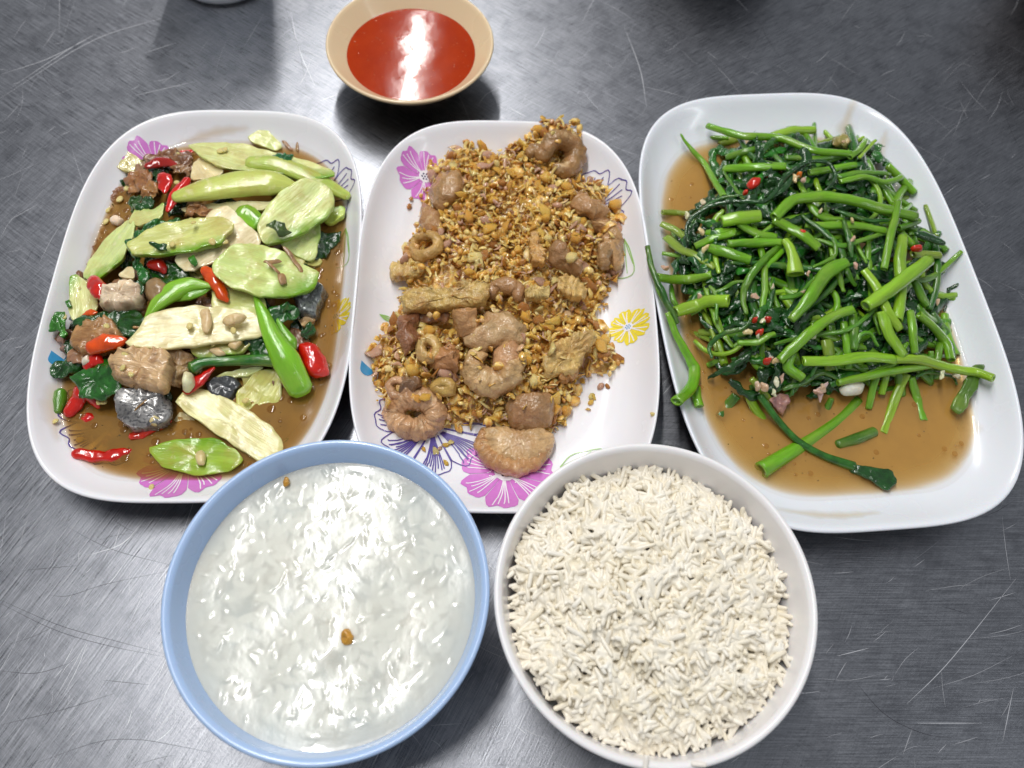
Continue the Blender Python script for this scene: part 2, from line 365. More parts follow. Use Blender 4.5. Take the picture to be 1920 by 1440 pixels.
# flower prints, laid out once on the plate's own surface
def printed(plate, P, parent):
    def loc(px, py): 
        z = .006
        for _ in range(4):
            w = at(px, py, z); u, v = PM.local(w); z = PM.z_local(u, v)
        return u, v
    def up(u, v, lift): return (u, v, P.z_local(u, v)+lift)
    def strip(vs, fs, fm, pts, w, mi, lift=.00045):
        n = len(pts); b = len(vs)
        for i, p in enumerate(pts):
            a, c = pts[max(0, i-1)], pts[min(n-1, i+1)]; dx, dy = c[0]-a[0], c[1]-a[1]; L = math.hypot(dx, dy) or 1
            qx, qy = -dy/L*w/2, dx/L*w/2; vs += [up(p[0]-qx, p[1]-qy, lift), up(p[0]+qx, p[1]+qy, lift)]
        for i in range(n-1): fs.append((b+2*i, b+2*i+2, b+2*i+3, b+2*i+1)); fm.append(mi)
    def dot(vs, fs, fm, u, v, r, mi, lift=.0006):
        b = len(vs); k = 10; vs += [up(u+r*math.cos(6.283*i/k), v+r*math.sin(6.283*i/k), lift) for i in range(k)]; fs.append(tuple(range(b, b+k))); fm.append(mi)
    def flower(name, c, rim, n, rot, fill, line, dots, petals=None, squash=1, nlines=3, lw=.0005):
        cu, cv = loc(*c); ru = loc(*rim); R = math.hypot(ru[0]-cu, ru[1]-cv); rr = random.Random(n*7+int(c[0]))
        vs, fs, fm = [], [], []
        for k in (petals if petals is not None else range(n)):
            a0 = rot+2*math.pi*k/n; hw = math.pi/n*.97; RR = R*rr.uniform(.9, 1.05)
            NT_, NS = 12, 12
            def pt(t, s):
                a = a0+s*hw*1.0; r = t*RR*(1-.20*abs(s)**3.5)*(1+.03*math.sin(9*s))*(1 if t < .6 else 1-.03*math.cos(5*s))
                return cu+r*math.cos(a), cv+r*math.sin(a)*squash
            if fill is not None:
                b = len(vs)
                for i in range(NT_+1):
                    for j in range(NS+1): vs.append(up(*pt(.18+.82*i/NT_, -1+2*j/NS), .0003))
                for i in range(NT_):
                    for j in range(NS): q = b+i*(NS+1)+j; fs.append((q, q+1, q+NS+2, q+NS+1)); fm.append(0)
            else:
                strip(vs, fs, fm, [pt(.25+.75*i/12, -1) for i in range(13)]+[pt(1, -1+2*j/16) for j in range(17)]+[pt(1-.75*i/12, 1) for i in range(13)], lw, 0)
            for q in range(nlines):
                s0 = (-.62+1.24*(q+.5)/nlines)*rr.uniform(.8, 1.15)
                strip(vs, fs, fm, [pt(.2+(rr.uniform(.86, .97)-.2)*i/10, s0*(.5+.5*i/10)+.1*math.sin(i/10*3)) for i in range(11)], lw*1.1, 1)
        if dots:
            for i in range(26):
                a = rr.uniform(0, 6.28); r = R*rr.uniform(.18, .36); dot(vs, fs, fm, cu+r*math.cos(a), cv+r*math.sin(a), R*.014, 1)
            dot(vs, fs, fm, cu, cv, R*.24, 1, .0005)
            for i in range(7):
                a = 6.283*i/6; r = 0 if i == 6 else R*.11; dot(vs, fs, fm, cu+r*math.cos(a), cv+r*math.sin(a), R*.036, 2, .0007)
        link(name, vs, fs, None, parent=parent, mats=[PR[fill or line], PR['white' if fill else line], PR['navy' if fill == 'pink' else 'blue']], fmat=fm)
    flower('pink_flower_print', (797, 332), (797, 266), 6, .35, 'pink', 'white', True, nlines=3, lw=.00045)
    flower('outlined_flower_print', (1092, 400), (1180, 372), 7, .3, None, 'purple', False, petals=(-1, 0, 1, 2), nlines=3)
    flower('yellow_flower_print', (1177, 614), (1214, 614), 8, .1, 'yellow', 'white', True, nlines=2)
    flower('striped_flower_print', (812, 800), (706, 800), 7, .25, None, 'purple', False, nlines=9, lw=.00055)
    flower('pink_flower_print', (948, 884), (858, 905), 7, .1, 'pink', 'white', True, nlines=4, lw=.0005)
    # leaf prints
    for (pts, fill) in (([(678, 676), (698, 695), (697, 702), (686, 704), (676, 694)], 'blue'), ([(706, 676), (712, 690), (708, 702), (697, 698), (698, 688)], 'blue'),
                        ([(1170, 448), (1181, 470), (1187, 513), (1146, 519), (1150, 490)], None), ([(1050, 876), (1075, 852), (1128, 842), (1100, 862), (1060, 882)], None), ([(712, 590), (722, 600), (735, 603), (728, 594)], None)):
        P2 = [loc(*p) for p in pts]; vs, fs, fm = [], [], []
        ring = [tuple(v)[:2] for v in catmull([(p[0], p[1], 0) for p in P2+[P2[0]]], 25)]
        cu, cv = np.mean([p[0] for p in ring]), np.mean([p[1] for p in ring])
        if fill:
            for s in (1, .66, .33): vs += [up(cu+(u-cu)*s, cv+(v-cv)*s, .0003) for u, v in ring[:-1]]
            n = len(ring)-1; vs.append(up(cu, cv, .0003))
            for k in range(2):
                for i in range(n): j = (i+1) % n; fs.append((k*n+i, k*n+j, k*n+n+j, k*n+n+i)); fm.append(0)
            for i in range(n): fs.append((2*n+i, 2*n+(i+1) % n, 3*n)); fm.append(0)
        else:
            strip(vs, fs, fm, ring, .0005, 0)
            for k in range(4): a, b = ring[0], ring[8+3*k]; strip(vs, fs, fm, [(a[0]+(b[0]-a[0])*i/8*.9, a[1]+(b[1]-a[1])*i/8*.9) for i in range(9)], .0004, 0)
        link('leaf_print', vs, fs, None, parent=parent, mats=[PR[fill or 'green']], fmat=fm)
printed('l', PL, plate_l); printed('m', PM, plate_m)

def lathe(name, prof, mat, parent, seg=128):
    vs, fs = [], []; idx = []
    for r, z in prof:
        if r < 1e-6: idx.append((len(vs), 1)); vs.append((0, 0, z))
        else: idx.append((len(vs), seg)); vs += [(r*math.cos(6.283185307*i/seg), r*math.sin(6.283185307*i/seg), z) for i in range(seg)]
    for (a, na), (b, nb) in zip(idx, idx[1:]):
        for i in range(seg):
            j = (i+1) % seg
            if na == 1: fs.append((a, b+i, b+j))
            elif nb == 1: fs.append((a+i, b, a+j))
            else: fs.append((a+i, b+i, b+j, a+j))
    return link(name, vs, fs, mat, parent=parent)
def smooth_prof(keys, n=70):
    return [tuple(v)[:2] for v in catmull([(r, z, 0) for r, z in keys], n)]
BOWL = smooth_prof([(.0, .0062), (.02, .0066), (.035, .0125), (.047, .0245), (.055, .038), (.0592, .0495), (.0614, .0588), (.0622, .0612), (.0637, .0624), (.0650, .0619), (.0652, .0605), (.0644, .057), (.0608, .045), (.054, .030), (.044, .0165), (.0345, .0085)], 90) + [(.0325, .0065), (.0318, .004), (.0316, .0004), (.031, 0), (.0285, 0), (.028, .0005), (.0275, .0035), (0, .0035)]
CB, RB, SB = (-.0681, -.1293), (.0643, -.1213), (-.0785, .2181)
bowl_c = empty('bowl', CB+(0,)); lathe('bowl_body', BOWL, M['blue_bowl'], bowl_c); tag(bowl_c, 'light blue round bowl full of white rice porridge', 'bowl')
bowl_r = empty('bowl', RB+(0,)); lathe('bowl_body', [(r*1.008, z) for r, z in BOWL], M['white_bowl'], bowl_r); tag(bowl_r, 'white round bowl heaped with steamed rice', 'bowl')
DISH = smooth_prof([(0, .004), (.015, .0045), (.026, .0085), (.034, .0145), (.0415, .0218), (.047, .0272), (.0495, .0296), (.0510, .0304), (.0520, .0298), (.0517, .0285), (.0485, .0245), (.042, .018), (.033, .0105), (.025, .006)], 80) + [(.0222, .0045), (.0218, .0004), (.0212, 0), (.0196, 0), (.019, .0005), (.0188, .002), (0, .002)]
dish = empty('sauce_dish', SB+(0,)); lathe('dish_body', DISH, M['tan_dish'], dish); tag(dish, 'small tan dish of red dipping sauce', 'dish')
def disc(name, c, R, z, mat, amp, fr, rings=40, seg=96, edge=.0):
    vs, fs = [(0, 0, amp*mn.noise(Vector((c[0]*fr, c[1]*fr, 3))))], []
    for k in range(1, rings+1):
        r = R*k/rings
        for i in range(seg):
            a = 6.283185*i/seg; x, y = r*math.cos(a), r*math.sin(a)
            vs.append((x, y, amp*mn.noise(Vector(((x+c[0])*fr, (y+c[1])*fr, 3)))+edge*max(0, (k/rings-.93)/.07)**2))
    for i in range(seg): fs.append((0, 1+i, 1+(i+1) % seg))
    for k in range(rings-1):
        for i in range(seg): a = 1+k*seg; j = (i+1) % seg; fs.append((a+i, a+seg+i, a+seg+j, a+j))
    return link(name, vs, fs, mat, (c[0], c[1], z))
sauce_o = tag(disc('chili_sauce', SB, .0405, .0207, M['red_sauce'], .00004, 70, edge=.0), 'glossy orange red chili sauce pooled in the tan dish', 'sauce')

ch_specks = []
for _ in range(90):
    a_, r_ = random.uniform(0, 6.283), .038*math.sqrt(random.random()); ch_specks.append((r_*math.cos(a_), r_*math.sin(a_), random.uniform(.0002, .0006)))
sv, sf = [], []
for x, y, r in ch_specks:
    b0 = len(sv); sv += [(x+r*math.cos(6.283*i/8), y+r*.8*math.sin(6.283*i/8), .0001) for i in range(8)]+[(x, y, .0001+r*.5)]; sf += [(b0+i, b0+(i+1) % 8, b0+8) for i in range(8)]
tag(link('chili_pulp', sv, sf, M['chili'], parent=sauce_o, color=lin(196, 84, 24)), kind='stuff')
# two vessels behind the plates: the steel mirrors them at the far edge of the picture
POT = smooth_prof([(0, .006), (.03, .0065), (.044, .012), (.049, .03), (.051, .06), (.0525, .0615), (.0535, .060), (.0515, .03), (.046, .008), (.040, .002)], 50)+[(.038, 0), (0, .001)]
for (px_, py_, sc_, col_, lab_) in ((1345, -120, 1.0, lin(50, 58, 78), 'dark blue round pot standing behind the plate of greens'), (2080, -40, 1.25, lin(72, 50, 40), 'dark brown round pot standing beyond the corner of the greens plate')):
    w_ = at(px_, py_, 0); pot = empty('condiment_pot', (w_.x, w_.y, 0)); lathe('pot_body', [(r*sc_, z*sc_) for r, z in POT], melamine('pot_glaze', col_, .3), pot)
    lathe('pot_filling', [(.0485*sc_, .046*sc_), (.03*sc_, .0475*sc_), (0, .048*sc_)][::-1], M['red_sauce'], pot); tag(pot, lab_, 'pot')

# glass tumbler whose foot just shows at the back edge of the table
gp = at(402, 8, 0); tumbler = empty('tumbler', (gp.x, gp.y+.033, 0))
lathe('tumbler_body', [(0, .006), (.029, .0065), (.0315, .010), (.036, .06), (.0405, .115), (.0412, .1165), (.0418, .115), (.0375, .06), (.0335, .009), (.0325, .002), (.031, 0), (.012, .0008), (0, .001)], M['glass'], tumbler)
lathe('foot_ring', [(.0336, .0068), (.0343, .0050), (.0343, .0018), (.0330, .0003), (.0322, .0012), (.0336, .0068)], M['plain_plate'], tumbler)
tag(tumbler, 'clear tumbler with pale foot standing behind the plates', 'glass')

# ------------------------------------------------------------------ broths
def pool(name, P, rmax, z, k, mat, label):
    vs, fs, op, ti = [], [], [], []; R_, S_ = 60, 160
    ring = [P.ring(2*math.pi*i/S_) for i in range(S_)]
    for q in range(R_+1):
        r = rmax*q/R_ if q else .0005
        for (u, v) in ring:
            rr = r*(1+.012*mn.noise(Vector((u*40, v*40, P.cx*10)))) if q > R_*.8 else r
            x, y = u*rr, v*rr; pz = P.z_local(x, y)
            zz = max(z+.00025*mn.noise(Vector((x*70, y*70, 2))), pz+.00006)
            vs.append((x, y, zz)); d = max(0, zz-pz); op.append(1-math.exp(-d*k)); ti.append(1-math.exp(-d*520))
    for q in range(R_):
        for i in range(S_): a = q*S_; j = (i+1) % S_; fs.append((a+i, a+S_+i, a+S_+j, a+j))
    fs.append(tuple(range(S_-1, -1, -1)))
    o = link(name, vs, fs, mat, (P.cx, P.cy, 0), attrs={'opaque': op, 'tint': ti}); o.rotation_euler = (0, 0, P.t)
    return tag(o, label, 'sauce')
def droplets(parent, P, z, n, rmax, rmin, name, mat, hgt, rad):
    """oil drops or specks lying on a pool, joined: too small to pick apart"""
    vs, fs = [], []; K = 10
    for _ in range(n):
        th = random.uniform(0, 6.283); q = rmin+(rmax-rmin)*math.sqrt(random.random()); u, v = P.ring(th); x, y = u*q, v*q; r = random.uniform(*rad); b0 = len(vs); sq = random.uniform(.6, 1) if hgt < .0002 else 1
        for s, h in ((1, 0), (.8, .6), (.4, .95)): vs += [(x+r*s*math.cos(6.283*i/K), y+r*s*sq*math.sin(6.283*i/K), z+.00015+h*hgt) for i in range(K)]
        vs.append((x, y, z+.00015+hgt))
        for k in range(2):
            for i in range(K): jn = (i+1) % K; fs.append((b0+k*K+i, b0+k*K+jn, b0+k*K+K+jn, b0+k*K+K+i))
        for i in range(K): fs.append((b0+2*K+i, b0+2*K+(i+1) % K, b0+3*K))
    o = link(name, vs, fs, mat, parent=parent, attrs={'opaque': [.35]*len(vs), 'tint': [.5]*len(vs)}, color=lin(70, 60, 30)); tag(o, kind='stuff')
def smear(parent, P, lines):
    """thin films of sauce left on the plate wall"""
    for pts, w in lines:
        C = catmull([tuple(at(x, y, .016)) for x, y in pts], 18); vs, fs, op, ti = [], [], [], []
        for i, p in enumerate(C):
            a, c = C[max(0, i-1)], C[min(17, i+1)]; d = (c-a).normalized(); q = Vector((-d.y, d.x, 0)); ww = w*(.4+.6*math.sin(3.1416*i/17))*(1+.5*mn.noise(Vector((i*.6, w*900, 2))))
            for k in range(5):
                e = -1+k/2; u, v = P.local(p+q*(e*ww)); vs.append((u, v, P.z_local(u, v)+.0005)); f = (1-abs(e))*math.sin(3.14*i/17)**.5; op.append(.05*f); ti.append(.22*f)
        for i in range(17):
            for k in range(4): a = i*5+k; fs.append((a, a+5, a+6, a+1))
        link('sauce_smear', vs, fs, parent.data.materials[0], parent=parent, attrs={'opaque': op, 'tint': ti})
ZL, ZR = .0128, .0104
po_l = pool('brown_sauce', PL, .905, ZL, 220, M['brown_broth'], 'thin brown sauce pooled around the fish and sliced vegetables')
po_r = pool('amber_sauce', PRt, .872, ZR, 200, M['amber_broth'], 'amber sauce pooled under the green stems')

droplets(po_l, PL, ZL, 160, .86, .3, 'oil_drops', M['brown_broth'], .0003, (.0007, .0024))
droplets(po_l, PL, ZL, 130, .87, .3, 'pepper_specks', M['leaf'], .00012, (.0002, .0005))
droplets(po_r, PRt, ZR, 110, .82, .3, 'oil_drops', M['amber_broth'], .0002, (.0006, .0016))
droplets(po_r, PRt, ZR, 60, .83, .3, 'pepper_specks', M['leaf'], .0001, (.0002, .0004))
smear(po_r, PRt, [([(1592, 205), (1585, 240), (1600, 275)], .005), ([(1655, 255), (1650, 290), (1640, 330)], .004), ([(1690, 330), (1680, 380), (1700, 420)], .005), ([(1770, 580), (1790, 640), (1810, 700)], .004), ([(1820, 740), (1830, 800), (1800, 860)], .005), ([(1450, 955), (1560, 968), (1650, 962)], .003)])
smear(po_l, PL, [([(108, 700), (98, 760), (108, 830)], .004), ([(200, 400), (180, 440), (165, 490)], .004), ([(330, 265), (400, 250), (470, 245)], .003), ([(640, 560), (640, 640), (625, 700)], .004)])

# ------------------------------------------------------------------ shapes for food
def poly_dist(px, py, poly):
    """signed distance to a polygon (positive inside)"""
    d = 1e9; ins = False; n = len(poly)
    for i in range(n):
        x1, y1 = poly[i]; x2, y2 = poly[(i+1) % n]
        dx, dy = x2-x1, y2-y1; t = max(0, min(1, ((px-x1)*dx+(py-y1)*dy)/(dx*dx+dy*dy+1e-12)))
        d = min(d, math.hypot(px-x1-t*dx, py-y1-t*dy))
        if (y1 > py) != (y2 > py) and px < (x2-x1)*(py-y1)/(y2-y1)+x1: ins = not ins
    return d if ins else -d
class Heap:
    def __init__(s, pts, z0, H, L, plate, amp=.002): s.poly = [tuple(at(x, y, z0+.004))[:2] for x, y in pts]; s.z0, s.H, s.L, s.P, s.amp = z0, H, L, plate, amp
    def z(s, x, y):
        d = poly_dist(x, y, s.poly); base = max(s.z0, s.P.z((x, y)))
        if d <= 0: return base
        t = min(1, d/s.L); return base+s.H*math.sin(t*math.pi/2)**.8+s.amp*mn.noise(Vector((x*90, y*90, 5)))*t
    def on(s, px, py, off=0):
        z = s.z0+s.H*.6
        for _ in range(5): w = at(px, py, z); z = .5*z+.5*(s.z(w.x, w.y)+off)
        return at(px, py, z)

def noise_vec(p, fr, seed):
    return Vector((mn.noise(Vector((p[0]*fr+seed, p[1]*fr, p[2]*fr))), mn.noise(Vector((p[0]*fr, p[1]*fr+seed+9, p[2]*fr))), mn.noise(Vector((p[0]*fr, p[1]*fr, p[2]*fr+seed+17)))))
SEEDN = [0]
def chaikin(P, n):
    for _ in range(n):
        Q = []
        for i in range(len(P)):
            a, b = P[i], P[(i+1) % len(P)]; Q += [a.lerp(b, .15), a.lerp(b, .85)]
        P = Q
    return P
def resample(P, n):
    P = P+[P[0]]; L = [0]
    for a, b in zip(P, P[1:]): L.append(L[-1]+(b-a).length)
    out = []; k = 0
    for i in range(n):
        t = L[-1]*i/n
        while L[k+1] < t: k += 1
        out.append(P[k].lerp(P[k+1], (t-L[k])/max(1e-9, L[k+1]-L[k])))
    return out
PROF = {
    'slice': [(0, 0), (.6, 0), (.90, 0), (.955, .1), (.985, .4), (1, .78), (.995, .93), (.975, 1), (.90, .99), (.75, .96), (.5, .93), (.22, .9), (0, .9)],
    'dome': [(0, -.3), (.6, -.27), (.9, -.12), (1, .05), (.985, .22), (.94, .42), (.85, .62), (.72, .78), (.55, .9), (.35, .97), (.15, 1), (0, 1)],
    'leaf': [(0, 0), (.35, 0), (.7, 0), (.97, .1), (1, .5), (.97, .9), (.85, 1), (.7, 1), (.5, 1), (.3, 1), (.15, 1), (0, 1)],
    'chunk': [(0, 0), (.7, 0), (.95, .05), (1, .25), (1, .6), (.97, .82), (.92, .94), (.82, 1), (.65, 1), (.45, 1), (.25, 1), (0, 1)],
}
def slab(name, pts, heap, off, th, mat, color, label, cat, prof='slice', group=None, tilt=None, bend=0, rough=0, rfr=250, rind=None, n=56, soft=2, pleat=None, zfix=None, parent=None, grow=1.06, layers=None):
    """a solid with a traced outline, its own thickness, tilt, bend and surface unevenness"""
    SEEDN[0] += 1; sd = SEEDN[0]*1.37
    mx = sum(p[0] for p in pts)/len(pts); my = sum(p[1] for p in pts)/len(pts)
    zc = zfix if zfix is not None else heap.on(mx, my, off).z
    P = resample(chaikin([at(mx+(x-mx)*grow, my+(y-my)*grow, zc+th*.6) for x, y in pts], soft), n)
    c = sum(P, Vector())/len(P); c.z = zc
    A = np.array([[p.x-c.x, p.y-c.y] for p in P]); ev, E_ = np.linalg.eigh(A.T@A); ax = E_[:, 1]; ex = max(1e-6, np.abs(A@ax).max())
    if tilt is None:
        e = .012
        gx = (heap.z(c.x+e, c.y)-heap.z(c.x-e, c.y))/(2*e) if heap else 0; gy = (heap.z(c.x, c.y+e)-heap.z(c.x, c.y-e))/(2*e) if heap else 0
        tilt = (max(-.35, min(.35, gx*.7))+random.gauss(0, .05), max(-.35, min(.35, gy*.7))+random.gauss(0, .05))
    vs, lc, tn, fs = [], [], [], []
    pr = PROF[prof]; rows = []
    for s, h in pr:
        if s == 0: rows.append((len(vs), 1)); ring = [(0., 0.)]
        else: rows.append((len(vs), n)); ring = [(a[0]*s, a[1]*s) for a in A]
        for (x, y) in ring:
            al = x*ax[0]+y*ax[1]; ac = -x*ax[1]+y*ax[0]
            z = h*th
            if pleat and s > 0 and h > 0:
                ang = math.atan2(y, x); z += pleat[1]*th*math.sin(ang*pleat[0]+2*mn.noise(Vector((x*80+sd, y*80, 0))))*s**4*h
            z += tilt[0]*x+tilt[1]*y+bend*((al/ex)**2-.35)
            v = Vector((x, y, z))
            if layers:
                q = math.sin(al*layers[0]+2.5*mn.noise(Vector((x*60+sd, y*60, 1)))); v.z += layers[1]*q*(h > 0); v.x -= ax[1]*layers[1]*.5*q*(s > .8)*(1 if ac > 0 else -1); v.y += ax[0]*layers[1]*.5*q*(s > .8)*(1 if ac > 0 else -1)
            if rough: v += noise_vec(v+c, rfr, sd)*rough+noise_vec(v+c, rfr*2.6, sd+5)*(rough*.4)
            vs.append(v); lc.append((al, ac, z))
            t = 0
            if rind is not None:
                d = (x*math.cos(rind)+y*math.sin(rind))/max(1e-6, max(abs(a[0]*math.cos(rind)+a[1]*math.sin(rind)) for a in A))
                t = max(0, min(1, (d-.15)/.75)); t = max(t, (.55 if .1 < h < .9 and s > .95 else 0)*(d > -.4))
            if rind is not None and h > .5: t = max(t, .38*max(0, (s-.75)/.25))
            tn.append(t)
    for (a, na), (b, nb) in zip(rows, rows[1:]):
        for i in range(n):
            j = (i+1) % n
            if na == 1: fs.append((a, b+j, b+i))
            elif nb == 1: fs.append((a+i, a+j, b))
            else: fs.append((a+i, a+j, b+j, b+i))
    cl = tuple(x*random.uniform(.93, 1.06) for x in color[:3])
    o = link(name, vs, fs, mat, tuple(c), attrs={'lc': lc, 'tone': tn}, color=cl, parent=parent)
    if parent is None: tag(o, label, cat, group)
    return o

def tube(name, path, radii, mat, color, label, cat, group=None, sides=12, n=None, closed=False, flat=1.0, pleat=None, rough=0, rfr=250, hollow=0, parent=None, twist=0):
    """a tapering stem along a curved path in space; radii are spread along it; hollow = depth of the open cut end"""
    SEEDN[0] += 1; sd = SEEDN[0]*1.91
    n = n or max(8, len(path)*6)
    if closed:
        pp = [Vector(p) for p in path]; C = catmull(pp[-2:]+pp+pp[:3], (len(pp)+4)*n//len(pp)+1)
        # resample the closed loop evenly
        loop = []; m = len(pp)
        for i in range(n):
            t = i/n*m; k = int(t); u = t-k; a, b, c_, d = pp[(k-1) % m], pp[k % m], pp[(k+1) % m], pp[(k+2) % m]
            loop.append(.5*((2*b)+(c_-a)*u+(2*a-5*b+4*c_-d)*u*u+(3*b-a-3*c_+d)*u**3))
        C = loop
    else: C = catmull(path, n)
    org = sum(C, Vector())/len(C)
    rs = np.interp(np.linspace(0, 1, n), np.linspace(0, 1, len(radii)), radii)
    vs, lc, fs = [], [], []; acc = 0; up = Vector((0, 0, 1)); L = []
    prev = None
    for i, p in enumerate(C):
        a = C[(i-1) % n] if closed else C[max(0, i-1)]; b = C[(i+1) % n] if closed else C[min(n-1, i+1)]
        t = (b-a).normalized() if (b-a).length > 1e-9 else Vector((1, 0, 0))
        if prev is None: q = up.cross(t); q = q.normalized() if q.length > .05 else Vector((1, 0, 0))
        else: q = (prev-t*prev.dot(t)).normalized()
        prev = q; w = t.cross(q).normalized()
        if i: acc += (p-C[i-1]).length
        for k in range(sides):
            th = 2*math.pi*k/sides+twist*i/n; r = rs[i]
            if pleat: r *= 1+pleat[1]*math.sin(pleat[0]*2*math.pi*i/n+1.5*mn.noise(Vector((i*.15, k*.3, sd))))*(.4+.6*max(0, math.sin(th)))
            v = p-org+q*(math.cos(th)*r)+w*(math.sin(th)*r*flat)
            if rough: v = v+noise_vec(v+org, rfr, sd)*rough+noise_vec(v+org, rfr*2.6, sd+5)*(rough*.4)
            vs.append(v); lc.append((acc, k/sides*.02, 0))
    for i in range(n if closed else n-1):
        for k in range(sides): a = i*sides; b = ((i+1) % n)*sides; j = (k+1) % sides; fs.append((a+k, a+j, b+j, b+k))
    if not closed:
        for end in (0, n-1):
            c = C[end]-org; d = (C[end]-C[1 if end == 0 else n-2]).normalized(); r0 = end*sides; sgn = 1 if end else -1
            ringv = [Vector(vs[r0+k]) for k in range(sides)]
            if hollow and rs[end] > .001:
                s1 = len(vs); vs += [c+(v-c)*.66+d*.0001 for v in ringv]; lc += [(0, 0, 0)]*sides
                s2 = len(vs); vs += [c+(v-c)*.55-d*hollow for v in ringv]; lc += [(0, 0, 0)]*sides
                s3 = len(vs); vs.append(c-d*hollow); lc.append((0, 0, 0))
                order = [(r0, s1), (s1, s2)]
            else:
                s1 = len(vs); vs += [c+(v-c)*.6+d*rs[end]*.45 for v in ringv]; lc += [(acc*(end > 0), 0, 0)]*sides
                s3 = len(vs); vs.append(c+d*rs[end]*.55); lc.append((acc*(end > 0), 0, 0)); s2 = s1; order = [(r0, s1)]
            for A_, B_ in order:
                for k in range(sides):
                    j = (k+1) % sides; fs.append((A_+k, A_+j, B_+j, B_+k) if end else (A_+j, A_+k, B_+k, B_+j))
            for k in range(sides): j = (k+1) % sides; fs.append((s2+k, s2+j, s3) if end else (s2+j, s2+k, s3))
    cl = tuple(x*random.uniform(.93, 1.06) for x in color[:3])
    o = link(name, vs, fs, mat, tuple(org), attrs={'lc': lc, 'tone': [0]*len(vs)}, color=cl, parent=parent)
    if parent is None: tag(o, label, cat, group)
    return o

def strip_leaf(name, path, w, color, label, cat, group=None, crinkle=.0018, nw=7, taper=1.0):
    """a wilted leaf: a crumpled blade with a thickness of its own"""
    SEEDN[0] += 1; sd = SEEDN[0]*2.3; n = max(14, len(path)*7); C = catmull(path, n); org = sum(C, Vector())/n
    top, lc = [], []
    for i, p in enumerate(C):
        a, b = C[max(0, i-1)], C[min(n-1, i+1)]; t = (b-a).normalized(); q = Vector((-t.y, t.x, 0)); q = q.normalized() if q.length > .01 else Vector((1, 0, 0))
        u = i/(n-1); ww = w*.5*(math.sin(math.pi*min(1, .12+.88*u))**.6 if taper else 1)
        for k in range(nw):
            s = -1+2*k/(nw-1); v = p-org+q*(s*ww)+Vector((0, 0, -abs(s)**1.5*ww*.5))
            v += noise_vec((v+org), 210, sd)*crinkle+noise_vec((v+org), 480, sd)*crinkle*.45
            top.append(v); lc.append((u*.03, s*.006, 0))
    m = len(top); vs = top+[v-Vector((0, 0, .0004)) for v in top]; fs = []
    for i in range(n-1):
        for k in range(nw-1): a = i*nw+k; fs.append((a, a+nw, a+nw+1, a+1)); fs.append((m+a, m+a+1, m+a+nw+1, m+a+nw))
    bd = [k for k in range(nw)]+[i*nw+nw-1 for i in range(1, n)]+[(n-1)*nw+k for k in range(nw-2, -1, -1)]+[i*nw for i in range(n-2, 0, -1)]
    for a, b in zip(bd, bd[1:]+bd[:1]): fs.append((a, b, m+b, m+a))
    cl = tuple(x*random.uniform(.8, 1.2) for x in color[:3])
    return tag(link(name, vs, fs, M['leaf'], tuple(org), attrs={'lc': lc*2}, color=cl), label, cat, group)


# ------------------------------------------------------------------ left plate: fish with sliced vegetable stems
HL = Heap([(235, 300), (300, 280), (480, 250), (640, 310), (645, 400), (610, 520), (600, 690), (560, 740), (440, 740), (330, 790), (220, 800), (110, 740), (100, 600), (150, 510), (200, 420)], ZL-.003, .015, .040, PL)
G1 = 'sliced vegetable stems on the fish plate'
PALE, CREAM, LIME, YEL = lin(216, 222, 150), lin(232, 222, 176), lin(186, 208, 92), lin(214, 206, 112)
D_ = math.radians
